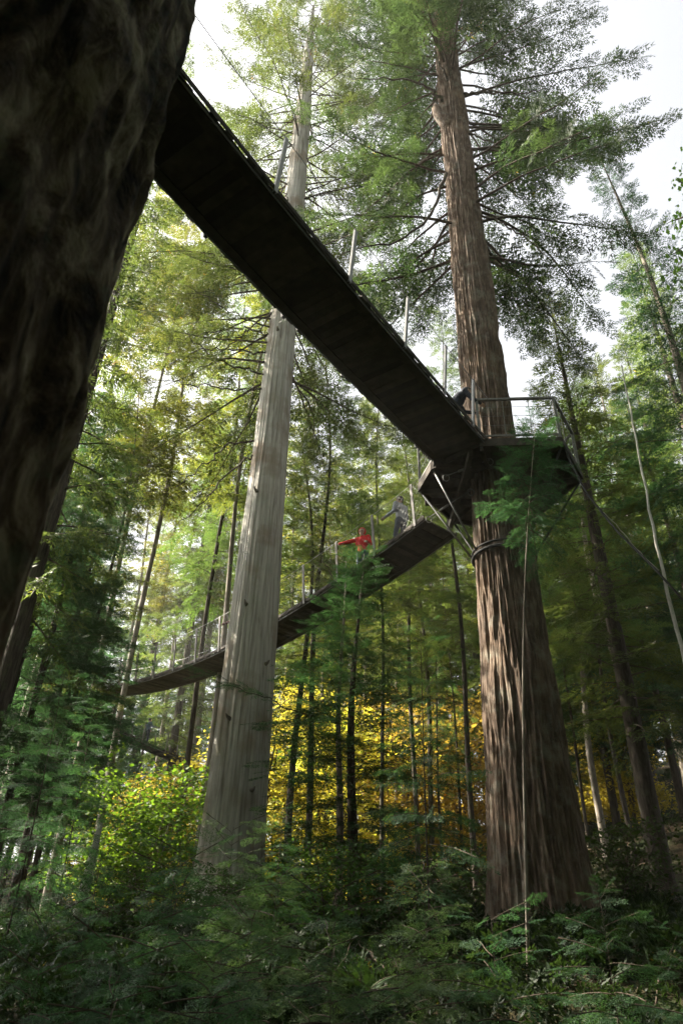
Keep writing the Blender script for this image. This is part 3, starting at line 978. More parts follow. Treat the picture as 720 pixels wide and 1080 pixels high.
NEARW = {'bright': 'lighter green lofty conifer', 'high': 'high crowned conifer', 'hemlock': 'bushy dark hemlock', 'tall': 'tall full crowned conifer', 'tall2': 'tall drooping conifer'}
for k, px, Y, s, z in FOREST:
    zone = 'behind the left walkway' if px < 230 else 'behind the grey cedar and golden maples' if px < 400 else 'behind the platform fir' if px < 580 else 'on the right slope'
    depth = 'in the far forest' if Y > 55 else 'in the middle forest'
    kd = NEARW[k]
    plant(k, 'conifer_tree' if k != 'hemlock' else 'hemlock_tree', f'{kd} {depth} {zone}', px, Y, s, f'{kd}s {depth} {zone}', py=900, sz=z)

# unseen trees added beside and behind the camera to shade this spot
for i, (x, y, k, s) in enumerate(SHADE := [
    (-9, -2, 'tall', 1.1), (-14, 4, 'tall2', 1.1), (-5, -6, 'tall', 1.0), (3, -6, 'tall2', 1.1), (8, -3, 'tall', 1.1), (12, 3, 'tall', 1.1), (14, 10, 'tall2', 1.1), (-9, 6, 'tall2', 1.0), (5, -12, 'tall', 1.2), (-3, -14, 'tall', 1.2), (-13, -9, 'tall', 1.2), (17, -6, 'tall', 1.2), (-17, 9, 'tall', 1.0), (-8.5, 3.5, 'hemlock', 1.2), (-12, 7.5, 'hemlock', 1.3), (-6.5, -1, 'hemlock', 1.1), (-11, 0, 'hemlock', 1.3), (-15.5, 13.5, 'hemlock', 1.2), (7, 1.5, 'hemlock', 1.0), (10, 6, 'hemlock', 1.1), (2, -4, 'hemlock', 1.1), (-3, -3.5, 'hemlock', 1.2), (9.0, 3.6, 'hemlock', 1.3), (-7.2, 6.6, 'hemlock', 1.0), (11.5, 13, 'hemlock', 1.2), (12, 1, 'tall2', 1.1), (6.0, -1, 'hemlock', 1.0), (-6.6, 3.6, 'hemlock', 1.0), (-8.6, 8.2, 'hemlock', 1.1), (9.8, 9.6, 'hemlock', 1.0), (0.5, -2.6, 'hemlock', 1.0), (3.2, -1.5, 'hemlock', .9)] + [(28 * math.cos(a), -3 + 26 * math.sin(a), ('hemlock', 'tall2', 'hemlock')[j % 3], 1.5 if j % 3 != 1 else 1.0) for j, a in enumerate(np.linspace(PI * 1.0, PI * 2.04, 30))] + [(19 * math.cos(a), -4 + 17 * math.sin(a), 'hemlock', 1.3) for j, a in enumerate(np.linspace(PI * 1.0, PI * 2.0, 14))]):
    plant(k, 'conifer_tree', 'unseen conifer added around the viewpoint to shade the foreground', 0, 0, s, 'added shade trees around the viewpoint', xy=(x, y))

# --- ground plants
GP = [
    ('pale', 292, 7.8, 1.3, 960, 'pale hemlock seedling with layered boughs below the twin slim conifers'),
    ('pale', 448, 8.3, 1.3, 960, 'pale hemlock seedling nearest the left foot of the huge fir'),
    ('pale', 238, 8.8, 1.4, 960, 'pale hemlock seedling against the left root of the grey cedar'),
    ('seedling', 350, 5.9, 1.3, 1000, 'dark hemlock seedling in the bottom middle between two pale ones'),
    ('seedling', 180, 7.0, 1.5, 980, 'dark hemlock seedling between the arching fern and grey cedar'),
    ('seedling', 520, 6.6, 1.1, 1000, 'dark hemlock seedling in front of the fir sapling stem'),
    ('seedling', 640, 6.8, 1.1, 1000, 'dark hemlock seedling in the black shade right of the fir'),
    ('young', 18, 11.0, .8, 940, 'dark young hemlock at the left edge below the dark boughs'),
    ('young', 62, 12.5, .75, 940, 'dark young hemlock left of the pale snag'),
    ('pale', 262, 6.2, 1.15, 985, 'pale tipped hemlock seedling low in front of the grey cedar'),
    ('seedling', 225, 5.2, 1.1, 1030, 'hemlock seedling at the bottom left of centre'),
    ('pale', 330, 7.2, 1.0, 970, 'hemlock seedling below the dead snag'),
    ('pale', 425, 6.8, 1.05, 1000, 'bluish hemlock seedling in the open left of the fir'),
    ('pale', 395, 5.4, .95, 1045, 'bluish hemlock seedling at the bottom edge near centre'),
    ('young', 290, 9.5, .42, 960, 'young hemlock in front of the grey cedar foot'),
    ('young', 180, 8.5, .38, 960, 'young hemlock left of the grey cedar foot'),
    ('young', 95, 7.5, .36, 970, 'young hemlock in deep shade at lower left'),
    ('seedling', 120, 4.8, 1.2, 1050, 'dark hemlock seedling in the bottom left shade'),
    ('seedling', 40, 5.2, 1.2, 1030, 'dark hemlock seedling at the bottom left corner'),
    ('young', 452, 11.3, .92, 950, 'young hemlock whose boughs reach across the left flank of the huge fir'),
    ('seedling', 735, 5.6, .9, 1030, 'small hemlock seedling at the bottom right edge'),
    ('fern2', 320, 4.9, .9, 1070, 'sword fern at the bottom centre'),
    ('fern2', 170, 6.4, 1.0, 1010, 'arching fern among the seedlings at lower left'),
    ('fern', 380, 9.5, 1.1, 960, 'fern on the rise between seedlings and snag'),
    ('fern', 630, 10.0, .7, 1000, 'shaded fern right of the huge fir base'),
    ('shrub', 250, 13.0, .8, 960, 'leafy shrub before the grey cedar roots'),
    ('shrub', 120, 14.0, .9, 930, 'leafy shrub beside the pale snag'),
    ('shrub', 60, 12.0, .45, 960, 'leafy shrub at the shaded left'),
    ('shrub', 345, 12.5, 1.1, 950, 'leafy shrub at the foot of the dead snag'),
    ('shrub', 420, 13.5, 1.0, 950, 'leafy shrub beneath the close dark pair'),
    ('shrub', 215, 14.5, .9, 930, 'leafy shrub touching the left of the grey cedar'),
    ('shrub', 660, 15, 1.2, 940, 'leafy shrub on the right slope'),
    ('shrub', 480, 16, 1.1, 940, 'leafy shrub behind the left side of the fir'),
]
for k, px, Y, sc, py, lab in GP:
    sc *= .85 if k in ('seedling', 'pale') else 1
    nm, ct = {'seedling': ('hemlock_seedling', 'sapling'), 'pale': ('hemlock_seedling', 'sapling'), 'young': ('hemlock_sapling', 'sapling'), 'fern': ('fern_plant', 'fern'), 'fern2': ('fern_plant', 'fern'), 'shrub': ('leafy_shrub', 'bush')}[k]
    plant(k, nm, lab, px, Y, sc, {'sapling': 'small hemlocks on the forest floor', 'fern': 'ferns on the forest floor', 'bush': 'leafy shrubs on the forest floor'}[ct], ct, py=py)

# ground cover: low leaves nobody could count
r = np.random.default_rng(23)
n = 7000
gx = r.uniform(-22, 24, n)
gy = 3.5 + 50 * r.random(n) ** 1.3
keep = fbm(gx * .5 + 9, gy * .5, 3.0, 3) > .40
gx, gy = gx[keep], gy[keep]
n = len(gx)
mb = MB()
az = r.uniform(0, 2 * PI, n)
nr_ = gy < 14
P = np.stack([gx, gy, ground(gx, gy) + .02], 1)
A = np.stack([np.cos(az), np.sin(az), r.uniform(.15, 1.1, n)], 1)
LL_ = r.uniform(.25, .8, n)
place_sprays(mb, TPL['A'], P[nr_], A[nr_], LL_[nr_] * .8, r, roll=.5)
place_sprays(mb, TPL['C'], P[~nr_], A[~nr_], LL_[~nr_], r, roll=.5)
m_ = 12000
ux, uy = r.uniform(-7, 9, m_), 2.6 + 12 * r.random(m_)
az = r.uniform(0, 2 * PI, m_)
place_sprays(mb, TPL['G'], np.stack([ux, uy, ground(ux, uy) + .01], 1), np.stack([np.cos(az), np.sin(az), r.uniform(.1, 1.3, m_)], 1), r.uniform(.15, .6, m_), r, roll=.6)
for i in range(260):
    x_, y_ = r.uniform(-7, 9), r.uniform(2.8, 15)
    a_ = r.uniform(0, 2 * PI)
    l_ = r.uniform(.4, 1.8)
    t_ = np.linspace(-.5, .5, 7)
    px_, py_ = x_ + np.cos(a_) * l_ * t_ + r.normal(0, .03, 7), y_ + np.sin(a_) * l_ * t_ + r.normal(0, .03, 7)
    mb.tube(np.stack([px_, py_, ground(px_, py_) + r.uniform(.02, .35) * (1 + t_) * .6], 1), np.linspace(.014, .004, 7) * r.uniform(.4, 1.3), 5, 1)
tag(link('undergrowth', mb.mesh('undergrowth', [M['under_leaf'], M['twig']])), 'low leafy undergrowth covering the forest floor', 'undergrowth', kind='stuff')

for k in list(PR):
    remove_tree(PR[k])

# ------------------------------------------------------------------ WALKWAYS
def path_fn(P):
    P = np.array(P, float)
    d = np.r_[0, np.cumsum(np.linalg.norm(np.diff(P[:, :2], axis=0), axis=1))]

    def f(s):
        return np.array([np.interp(s, d, P[:, c]) for c in range(3)])
    return f, d[-1]


def sagged(a, b, sag, n=40):
    t = np.linspace(0, 1, n)[:, None]
    P = np.array(a) * (1 - t) + np.array(b) * t
    P[:, 2] -= (4 * sag * t * (1 - t))[:, 0]
    return P


def walkway(name, label, P, width, posts, seed, rail_h=1.12, lean=.10, net=True, plank=.145, pm_='post'):
    r = np.random.default_rng(seed)
    f, L = path_fn(P)
    root = thing(name, label, 'suspension bridge', tuple(P[0]), 0, 'suspended walkways')
    O = np.array(P[0])

    def fr(s):
        p = f(s)
        t = f(min(L, s + .05)) - f(max(0, s - .05))
        t /= np.linalg.norm(t)
        n = np.array([t[1], -t[0], 0])
        n /= np.linalg.norm(n)
        return p - O, t, n
    mb = MB()
    s = .08
    while s < L - .05:
        p, t, n = fr(s)
        w = width / 2 + r.normal(0, .012)
        up = np.cross(n, t)
        z = r.normal(0, .004)
        mb.bar(p - n * w + (0, 0, -.025 + z), p + n * w + (0, 0, -.025 + z + r.normal(0, .003)), plank - (r.uniform(.0005, .0015) if r.random() < .9 else .006), .045, 0, up=up, tint=float(r.random()))
        s += plank
    dk = link('deck', mb.mesh('deck', M['deck_wood']), root)
    for off in (-.40, .40):
        mb = MB()
        ss = np.linspace(0, L, max(8, int(L / .5)))
        Q = [fr(x) for x in ss]
        for (p0, t0, n0), (p1, t1, n1) in zip(Q[:-1], Q[1:]):
            mb.bar(p0 + n0 * off * width + (0, 0, -.062), p1 + n1 * off * width + (0, 0, -.062), .14, .022)
        link('stringer', mb.mesh('stringer', M['deck_wood']), root)
    for sd in (-1, 1):
        mb = MB()
        ss = np.linspace(0, L, max(8, int(L / .45)))
        Q = [fr(x) for x in ss]
        for (p0, t0, n0), (p1, t1, n1) in zip(Q[:-1], Q[1:]):
            mb.bar(p0 + n0 * sd * (width / 2 + .012) + (0, 0, .035), p1 + n1 * sd * (width / 2 + .012) + (0, 0, .035), .02, .085)
        link('kickboard', mb.mesh('kickboard', M['deck_wood']), root)
        for dz, rad in ((rail_h, .007), (-.06, .012)):
            pts = [p + n * sd * (width / 2 + (.03 + lean if dz > 0 else -.03)) + (0, 0, dz) for p, t, n in Q]
            c = link('handrail_cable' if dz > 0 else 'main_cable', MB().tube(pts, rad, 6).mesh('cable', M['cable']), root)
        for sp_ in posts:
            if sp_ > L:
                continue
            p, t, n = fr(sp_)
            b = p + n * sd * (width / 2 + .03) + (0, 0, -.06)
            tp = p + n * sd * (width / 2 + .03 + lean * 1.02) + (0, 0, rail_h + .03)
            pm = MB().bar(b, tp, .07, .014, up=tuple(n))
            pm.bar(b + t * .024 - n * sd * .018, tp + t * .024 - n * sd * .018, .008, .032, up=tuple(n)).bar(b - t * .024 - n * sd * .018, tp - t * .024 - n * sd * .018, .008, .032, up=tuple(n))
            link('post', pm.mesh('post', M[pm_]), root)
        if net:
            mb = MB()
            st = .16
            ss = np.arange(0, L - st, st)
            for k, x in enumerate(ss):
                p0, t0, n0 = fr(x)
                for d0, d1 in ((0, 1), (1, 0)):
                    for q in range(6):
                        z0, z1 = (q + d0) / 6, (q + d1) / 6
                        p1, t1, n1 = fr(x + st)
                        a = p0 + n0 * sd * (width / 2 + .03 + lean * z0) + (0, 0, .02 + (rail_h - .03) * z0)
                        b = p1 + n1 * sd * (width / 2 + .03 + lean * z1) + (0, 0, .02 + (rail_h - .03) * z1)
                        u = np.array([0, 0, .0011])
                        mb.add([a - u, b - u, b + u, a + u], [[0, 1, 2, 3]])
            link('netting', mb.mesh('netting', M['cable']), root)
    return root, fr


ZD = 9.2 + EYE
# walkway overhead: from beside the near tree to the fir platform
a0 = np.array([2.50, 12.0, ZD])
dirn = np.array([-.5745, -.8185, 0])
P1 = [a0 + dirn * s for s in np.linspace(-.05, 13.2, 60)]
P1 = [p + (0, 0, -.28 * math.sin(PI * min(1, i / 59.0)) + .0) for i, p in enumerate(P1)]
nearside = [(482, 440), (449, 400), (402, 347), (342, 272), (265, 170)]
ps_ = [float(np.linalg.norm((at_h(px, py, 9.2) - a0)[:2])) for px, py in nearside]
ps_ = [max(.15, s - .35) for s in ps_] + [9.6, 11.4]
walkway('walkway', 'long dark plank walkway seen from below, running from the looming tree to the fir', np.array(P1), 1.27, ps_, 5)

# walkway from the platform past the cedar to the far left
b0 = np.array([2.50, 15.1, ZD])
b1 = np.array([-10.6, 30.4, ZD + .35])
P2 = sagged(b0, b1, 1.15)
L2 = np.linalg.norm((b1 - b0)[:2])
walkway('walkway', 'walkway dipping from the fir platform behind the cedar to the left edge', P2, 1.2, [.3, 1.75, 3.2, 4.65, 6.1, 7.55, 9.0, 10.45, 11.9, 13.35, 14.8, 16.3, 17.8, 19.3], 6, pm_='post_dark')

# distant walkway under it
c0, c1 = at_y(25, 722, 38), at_y(215, 812, 48)
P3 = sagged(c0, c1, .25)
walkway('walkway', 'distant small walkway low at the left carrying one person', P3, 1.1, list(np.arange(.6, 40, 1.8)), 7, net=False, plank=.3, pm_='post_dark')

# ------------------------------------------------------------------ PLATFORM
OCT = np.array([(2.86, 11.58), (4.52, 11.44), (5.30, 12.66), (4.66, 14.42), (3.27, 14.78), (2.72, 14.62), (1.76, 13.32), (1.95, 12.45)])
plat = thing('tree_platform', 'dark eight sided timber platform ringing the fir with railings and stay cables', 'platform', (FX, FY, ZD))
oc = OCT - np.array([FX, FY])


def clip_poly(poly, x0, x1):
    out = []
    for ax, side in ((x0, 1), (x1, -1)):
        src = out if out else [tuple(p) for p in poly]
        res = []
        for i in range(len(src)):
            p, q = src[i], src[(i + 1) % len(src)]
            ip, iq = (p[0] - ax) * side >= 0, (q[0] - ax) * side >= 0
            if ip:
                res.append(p)
            if ip != iq:
                t = (ax - p[0]) / (q[0] - p[0])
                res.append((ax, p[1] + t * (q[1] - p[1])))
        out = res
        if not out:
            return []
    return out


mb = MB()
x = -1.75
k = 0
while x < 1.9:
    for y0, y1 in ((-3, -.02), (.02, 3)):
        pl = clip_poly(oc, x, x + .138)
        if len(pl) >= 3:
            pl = [(a, b) for a, b in pl]
            # leave a ring round the trunk free
            rad = fir_r(9) - .09
            xm = x + .07
            if abs(xm) < rad:
                yy = math.sqrt(rad * rad - xm * xm)
                lo, hi = (-3, -yy) if y0 < 0 else (yy, 3)
            else:
                lo, hi = (-3, 0) if y0 < 0 else (0, 3)
            q = [(b, a) for a, b in pl]
            q = clip_poly(q, lo, hi)
            if len(q) >= 3:
                mb.prism([(b, a) for a, b in q], -.05, 0)
    x += .146
link('deck', mb.mesh('deck', M['deck_wood']), plat)
mb = MB()
n = len(oc)
for i in range(n):
    p, q = oc[i], oc[(i + 1) % n]
    mb.bar((*p, -.08), (*q, -.08), .05, .19)
link('rim_joist', mb.mesh('rim_joist', M['deck_wood']), plat)
mb = MB()
for yj in (-.78, .78):
    mb.bar((-1.5, yj, -.14), (1.45, yj, -.14), .09, .17)
for xj in (-.80, .80):
    mb.bar((xj, -1.38, -.31), (xj, 1.55, -.31), .09, .16)
for i in range(n):
    p = oc[i] * .97
    u = p / np.linalg.norm(p)
    mb.bar((*(u * .82), -.20), (*p, -.20), .07, .13)
link('joists', mb.mesh('joists', M['deck_wood']), plat)
# railings, one panel per open side
gaps = {0: 'open', 7: 'bridge', 4: 'bridge2'}
for i in range(n):
    if i in (7, 4):
        continue
    p, q = oc[i] * .985, oc[(i + 1) % n] * .985
    rm = MB()
    rm.bar((*p, 1.12), (*q, 1.12), .06, .045)
    rm.bar((*p, .12), (*q, .12), .035, .035)
    Lq = np.linalg.norm(q - p)
    m = int(Lq / .42)
    for k in range(1, m):
        t = k / m
        c_ = p * (1 - t) + q * t
        rm.bar((*c_, .12), (*c_, 1.10), .012, .012)
    for z in (.4, .65, .9):
        rm.bar((*p, z), (*q, z), .006, .006)
    link('railing', rm.mesh('railing', M['rail']), plat)
for i in range(n):
    p = oc[i]
    p = p * (1 - .03 / np.linalg.norm(p))
    link('post', MB().bar((*p, -.2), (*p, 1.14), .055, .055).mesh('post', M['rail']), plat)
# collar on the trunk and stays down to it
rc = fir_r(7.4) + .045
th = np.linspace(0, 2 * PI, 41)
cm = MB()
cm.tube([(rc * math.cos(t), rc * math.sin(t), -2.05) for t in th], .035, 6, cap=False)
cm.tube([(rc * math.cos(t), rc * math.sin(t), -1.93) for t in th], .025, 6, cap=False)
link('collar', cm.mesh('collar', M['rubber']), plat)
for i in (1, 2, 3, 5, 6, 7):
    p = oc[i] * .96
    u = p / np.linalg.norm(p)
    link('stay_rod', MB().tube([(*p, -.24), (*(u * rc), -2.0)], .022, 6).mesh('stay_rod', M['rail' if i in (6, 7) else 'rubber']), plat)
# turnbuckle cables slung under the deck
def turnbuckle(a, b):
    a, b = np.array(a) - np.array(plat.location), np.array(b) - np.array(plat.location)
    t = MB().tube([a, b], .012, 6)
    m0, m1 = a * .72 + b * .28, a * .52 + b * .48
    t.tube([m0, m1], .028, 6)
    for e in (a, b):
        rr = np.linspace(0, 2 * PI, 13)
        t.tube([e + (.07 * math.cos(x), 0, .09 * math.sin(x) - .05) for x in rr], .01, 5, cap=False)
    link('turnbuckle_cable', t.mesh('turnbuckle_cable', M['rail']), plat)


turnbuckle(at_y(470, 502, 12.35), at_y(516, 485, 12.15))
turnbuckle(at_y(452, 546, 13.6), at_y(496, 517, 12.9))
# dark rope hanging from the right corner rail away to the right
rp = [at_y(582, 420, 11.6), at_y(590, 455, 11.6), at_y(600, 485, 11.5), at_y(618, 520, 11.3), at_y(650, 560, 11.0), at_y(690, 600, 10.7), at_y(740, 655, 10.4)]
o = link('rope', MB().tube(np.array(rp), .02, 6).mesh('rope', M['rubber']))
tag(o, 'dark rope hanging from the platform rail corner and trailing off to the right', 'rope')

# ------------------------------------------------------------------ PEOPLE
def capsule(mb, a, b, ra, rb):
    a, b = np.asarray(a, float), np.asarray(b, float)
    t = b - a
    L = np.linalg.norm(t)
    t = t / (L + 1e-9)
    P, Rr = [], []
    for k in range(5):
        an = PI / 2 * k / 4
        P.append(a - t * ra * math.cos(an))
        Rr.append(max(1e-3, ra * math.sin(an)))
    for k in range(5):
        an = PI / 2 * k / 4
        P.append(b + t * rb * math.sin(an))
        Rr.append(max(1e-3, rb * math.cos(an)))
    mb.tube(P, Rr, 12)


SKIN = plain_mat('skin', (.52, .34, .25), .55, vary=.06)
EYE_M = plain_mat('eye', (.03, .02, .02), .3)


def cloth(name, c):
    return plain_mat(name, c, .85, vary=.15, scale=30)


def person(label, loc, rz, top, bottom, hair, pose, hood=False, group='people on the walkways'):
    """pose: joint positions, local space, facing +Y, feet at z=0"""
    J = dict(pel=(0, 0, .94), chest=(0, 0, 1.28), neck=(0, .01, 1.47), head=(0, .03, 1.60), shL=(-.185, 0, 1.41), shR=(.185, 0, 1.41),
             elL=(-.24, -.03, 1.13), elR=(.24, -.03, 1.13), wrL=(-.25, .1, .90), wrR=(.25, .1, .90),
             hiL=(-.09, 0, .92), hiR=(.09, 0, .92), knL=(-.10, .03, .50), knR=(.10, .03, .50), anL=(-.10, -.02, .09), anR=(.10, -.02, .09))
    J.update(pose)
    J = {k: np.array(v, float) for k, v in J.items()}
    C = []   # a, b, ra, rb, material index (0 skin, 1 top, 2 bottom, 3 shoe, 4 eye)
    hd = J['head']
    up = hd - J['neck']
    up = up / np.linalg.norm(up)
    fwd = np.array(pose.get('look', (0, 1, 0)), float)
    fwd = fwd - up * fwd.dot(up)
    fwd /= np.linalg.norm(fwd)
    lat = np.cross(fwd, up)
    C += [(J['neck'] - up * .03, hd - up * .04, .052, .052, 0), (hd + up * .03 - fwd * .01, hd + up * .035 + fwd * .012, .088, .084, 0), (hd - up * .05 + fwd * .03, hd - up * .075 + fwd * .045, .06, .042, 0),
          (hd + fwd * .085 + up * .01, hd + fwd * .105 - up * .015, .011, .015, 0)]
    for s in (-1, 1):
        C.append((hd + lat * s * .084 - up * .01, hd + lat * s * .088 + up * .02, .015, .017, 0))
        C.append((hd + lat * s * .032 + fwd * .083 + up * .018, hd + lat * s * .034 + fwd * .086 + up * .018, .011, .011, 4))
    C.append((hd + fwd * .08 - up * .05 - lat * .018, hd + fwd * .08 - up * .05 + lat * .018, .009, .009, 0))
    sh = (J['shL'] + J['shR']) / 2
    C += [(J['pel'] + lat * .06 * 0 + (0, 0, .02), J['chest'], .135, .145, 1), (J['pel'] + np.array([-.06, 0, -.03]), J['pel'] + np.array([.06, 0, -.03]), .125, .125, 2),
          (J['chest'] + (J['shL'] - sh) * .45, J['chest'] + (J['shR'] - sh) * .45, .13, .13, 1), (J['shL'], J['shR'], .075, .075, 1), (J['chest'], sh * .9 + J['neck'] * .1, .13, .09, 1)]
    for s in 'LR':
        C += [(J['sh' + s], J['el' + s], .066, .052, 1), (J['el' + s], J['wr' + s], .052, .038, 1)]
        w, e = J['wr' + s], J['el' + s]
        d = (w - e) / np.linalg.norm(w - e)
        side = np.cross(d, np.array([0, 0, 1.0]))
        if np.linalg.norm(side) < .3:
            side = np.array([1.0, 0, 0]) - d * d[0]
        side /= np.linalg.norm(side)
        pn = np.cross(side, d)
        for o_ in (-.024, 0, .024):
            C.append((w + d * .02 + side * o_ * .7, w + d * .085 + side * o_, .018, .015, 0))
        for k, (o_, l) in enumerate(((-.033, .032), (-.011, .040), (.011, .037), (.033, .028))):
            k0 = w + d * .09 + side * o_
            k1 = k0 + d * l * .8 - pn * l * .5
            k2 = k1 + d * l * .2 - pn * l * .8
            C += [(k0, k1, .0095, .009, 0), (k1, k2, .009, .008, 0)]
        sg = 1 if s == 'L' else -1
        C += [(w + d * .03 + side * sg * .025, w + d * .07 + side * sg * .055 - pn * .015, .011, .010, 0), (w + d * .07 + side * sg * .055 - pn * .015, w + d * .09 + side * sg * .05 - pn * .035, .010, .009, 0)]
        C += [(J['hi' + s], J['kn' + s], .092, .064, 2), (J['kn' + s], J['an' + s], .06, .046, 2)]
        an = J['an' + s]
        C += [(an + (0, -.03, -.045), an + (0, .15, -.055), .042, .034, 3), (an, an + (0, 0, -.04), .045, .042, 3)]
    mb = MB()
    for a, b, ra, rb, m in C:
        capsule(mb, a, b, ra, rb)
    tmp = bpy.data.objects.new('tmp', mb.mesh('tmp', []))
    col.objects.link(tmp)
    md = tmp.modifiers.new('r', 'REMESH')
    md.mode = 'VOXEL'
    md.voxel_size = .0085
    ms_ = tmp.modifiers.new('s', 'SMOOTH')
    ms_.iterations = 3
    ms_.factor = .5
    dg = bpy.context.evaluated_depsgraph_get()
    me = bpy.data.meshes.new_from_object(tmp.evaluated_get(dg))
    bpy.data.objects.remove(tmp)
    for m in (SKIN, cloth('jacket', top), cloth('trousers', bottom), cloth('shoes', (.05, .045, .04)), EYE_M):
        me.materials.append(m)
    nf = len(me.polygons)
    cen = np.empty(nf * 3)
    me.polygons.foreach_get('center', cen)
    cen = cen.reshape(-1, 3)
    best = np.full(nf, 9e9)
    mi = np.zeros(nf, np.int32)
    for a, b, ra, rb, m in C:
        ab = b - a
        t = np.clip(((cen - a) @ ab) / (ab @ ab + 1e-9), 0, 1)
        d = np.linalg.norm(cen - a - t[:, None] * ab, axis=1) - (ra + (rb - ra) * t)
        if m == 4:
            d -= .002
        w = d < best
        best[w] = d[w]
        mi[w] = m
    me.polygons.foreach_set('material_index', mi)
    me.polygons.foreach_set('use_smooth', np.ones(nf, bool))
    me.name = 'person'
    o = link('person', me, None, loc)
    o.rotation_euler = (0, 0, rz)
    tag(o, label, 'person', group)
    # hair or hood: a shell over skull
    bmh = bmesh.new()
    bmesh.ops.create_icosphere(bmh, subdivisions=4, radius=1)
    rr = np.random.default_rng(5)
    kill = []
    for v in bmh.verts:
        p = np.array(v.co)
        q = lat * p[0] * .099 + fwd * p[1] * .112 + up * p[2] * .108
        if hood:
            q *= 1.1
        nz_ = 1 + .05 * (vnoise(p[0] * 6, p[1] * 6, p[2] * 6) - .5)
        face = p[1] > .35 and p[2] < .45
        low = p[2] < (-.75 if not hood else -.98)
        if face or low:
            kill.append(v)
        v.co = Vector(hd + up * .03 - fwd * .012 + q * float(nz_))
    bmesh.ops.delete(bmh, geom=kill, context='VERTS')
    hm = bpy.data.meshes.new('hair')
    bmh.to_mesh(hm)
    bmh.free()
    hm.materials.append(cloth('hood', top) if hood else plain_mat('hair', hair, .6, vary=.3, scale=60))
    for pl in hm.polygons:
        pl.use_smooth = True
    ho = link('hood' if hood else 'hair', hm, o)
    sd = ho.modifiers.new('thick', 'SOLIDIFY')
    sd.thickness = .012
    return o


# dark jacket, leaning over the rail at the head of the overhead walkway
g1 = at_h(487, 446, 9.2)
person('person in a dark navy jacket leaning on the rail beside the huge fir', (2.42, 11.72, ZD), R_(-78), (.028, .034, .05), (.03, .03, .035), (.03, .02, .015),
       dict(pel=(0, -.06, .93), chest=(0, .10, 1.24), neck=(0, .22, 1.40), head=(0, .30, 1.50), shL=(-.19, .17, 1.35), shR=(.19, .17, 1.35), elL=(-.24, .30, 1.12), elR=(.24, .30, 1.12), wrL=(-.16, .52, 1.10), wrR=(.16, .52, 1.10), hiL=(-.09, -.06, .92), hiR=(.09, -.06, .92), knL=(-.10, -.02, .50), anL=(-.1, -.06, .09), knR=(.1, .06, .5), anR=(.1, .0, .09), look=(0, 1, -.5)))
# grey jacket
person('person in a pale grey jacket at the fir end of the dipping walkway', (1.60, 16.05, ZD - .22), R_(40), (.30, .32, .36), (.06, .07, .10), (.06, .04, .03),
       dict(wrR=(.30, .30, 1.05), elR=(.26, .02, 1.12), wrL=(-.32, .28, 1.05), elL=(-.28, .0, 1.12), knL=(-.1, .12, .52), anL=(-.1, .02, .1), anR=(.1, -.14, .09)))
# red jacket with hood, arm out along the rail
person('person in a bright red hooded jacket stretching one arm out along the rail', (.62, 17.35, ZD - .52), R_(150), (.62, .02, .02), (.05, .07, .12), (.04, .03, .02),
       dict(elR=(.44, .06, 1.38), wrR=(.70, .10, 1.36), wrL=(-.30, .30, 1.08), elL=(-.27, .02, 1.14)), hood=True)
# half hidden by the cedar
person('person in a dark red top half hidden behind the grey cedar trunk', (-3.46, 22.05, ZD - 1.0), R_(60), (.10, .03, .03), (.05, .05, .06), (.03, .02, .015),
       dict(wrL=(-.32, .30, 1.08), elL=(-.28, .02, 1.13)))
# far walker
fp = P3[int(len(P3) * .63)]
person('distant person in a blue grey top holding both rails of the small walkway', tuple(fp), R_(-50), (.12, .15, .20), (.03, .035, .05), (.04, .03, .02),
       dict(wrR=(.42, .34, 1.16), elR=(.34, .08, 1.16), wrL=(-.40, .30, 1.12), elL=(-.33, .05, 1.14), knL=(-.1, .10, .52), anL=(-.1, .04, .1)))

# ------------------------------------------------------------------ LIGHT, SKY, CAMERA
SUN_AZ, SUN_EL = -72.0, 42.0
sd = bpy.data.lights.new('sun', 'SUN')
sd.energy = 5.0
sd.angle = R_(.5)
sd.color = (1.0, .90, .74)
so = bpy.data.objects.new('sun', sd)
col.objects.link(so)
tos = Vector((math.sin(R_(SUN_AZ)) * math.cos(R_(SUN_EL)), math.cos(R_(SUN_AZ)) * math.cos(R_(SUN_EL)), math.sin(R_(SUN_EL))))
so.rotation_euler = tos.to_track_quat('Z', 'Y').to_euler()
so.location = (-20, 10, 40)

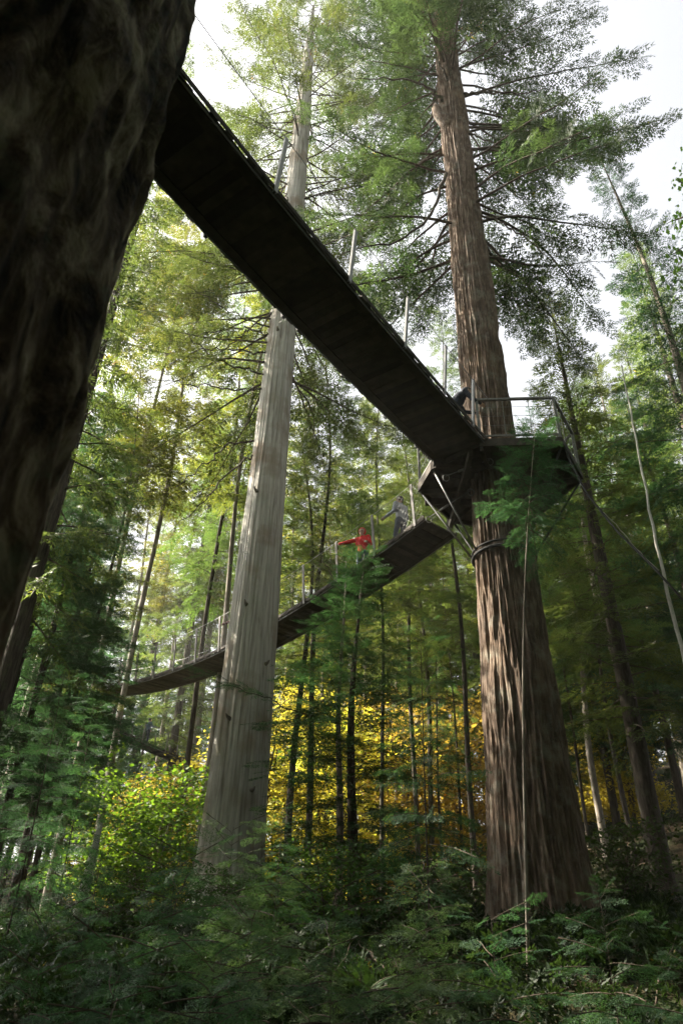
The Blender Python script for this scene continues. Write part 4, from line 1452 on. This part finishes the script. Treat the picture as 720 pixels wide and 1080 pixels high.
w = bpy.data.worlds.new('World')
scn.world = w
w.use_nodes = True
nt = w.node_tree
nt.nodes.clear()
sky = nt.nodes.new('ShaderNodeTexSky')
sky.sky_type = 'NISHITA'
sky.sun_disc = False
sky.sun_elevation = R_(SUN_EL)
sky.sun_rotation = R_(SUN_AZ)
sky.air_density = 1.0
sky.dust_density = 6.0
sky.ozone_density = 1.0
hs = nt.nodes.new('ShaderNodeHueSaturation')
hs.inputs['Saturation'].default_value = .2
bg = nt.nodes.new('ShaderNodeBackground')
bg.inputs[1].default_value = .085
wo = nt.nodes.new('ShaderNodeOutputWorld')
nt.links.new(sky.outputs[0], hs.inputs['Color'])
nt.links.new(hs.outputs[0], bg.inputs[0])
nt.links.new(bg.outputs[0], wo.inputs[0])

HAZE = .00045
hm, hnt, hout = newmat('haze')
pv = hnt.nodes.new('ShaderNodeVolumePrincipled')
pv.inputs['Color'].default_value = (.95, .93, .86, 1)
pv.inputs['Density'].default_value = HAZE
pv.inputs['Anisotropy'].default_value = .3
hnt.links.new(pv.outputs[0], hout.inputs['Volume'])
hb = MB()
hb.prism([(-320, -320), (320, -320), (320, 320), (-320, 320)], -12, 62)
if HAZE > 0:
    tag(link('haze', hb.mesh('haze', hm)), 'thin bright haze hanging in the forest air', 'haze', kind='stuff')

cd = bpy.data.cameras.new('camera')
cd.sensor_fit = 'VERTICAL'
cd.sensor_height = 36
cd.lens = F / 1080 * 36
cd.clip_start = .05
cd.clip_end = 3000
cd.dof.use_dof = True
cd.dof.focus_distance = 15.5
cd.dof.aperture_fstop = 3.5
co = bpy.data.objects.new('camera', cd)
col.objects.link(co)
mw = Matrix.Identity(4)
for i in range(3):
    mw[i][0], mw[i][1], mw[i][2], mw[i][3] = RT[i], UP[i], -FW[i], CAM[i]
co.matrix_world = mw
scn.camera = co

vs = scn.view_settings
vs.view_transform = 'Standard'
vs.look = 'None'
vs.exposure = 2.4
vs.gamma = 1
vs.use_curve_mapping = False
scn.render.engine = 'CYCLES'
cy = scn.cycles
cy.max_bounces = 7
cy.diffuse_bounces = 4
cy.glossy_bounces = 2
cy.transmission_bounces = 5
cy.transparent_max_bounces = 4
cy.caustics_reflective = False
cy.caustics_refractive = False
cy.use_denoising = True
scn.render.use_persistent_data = False
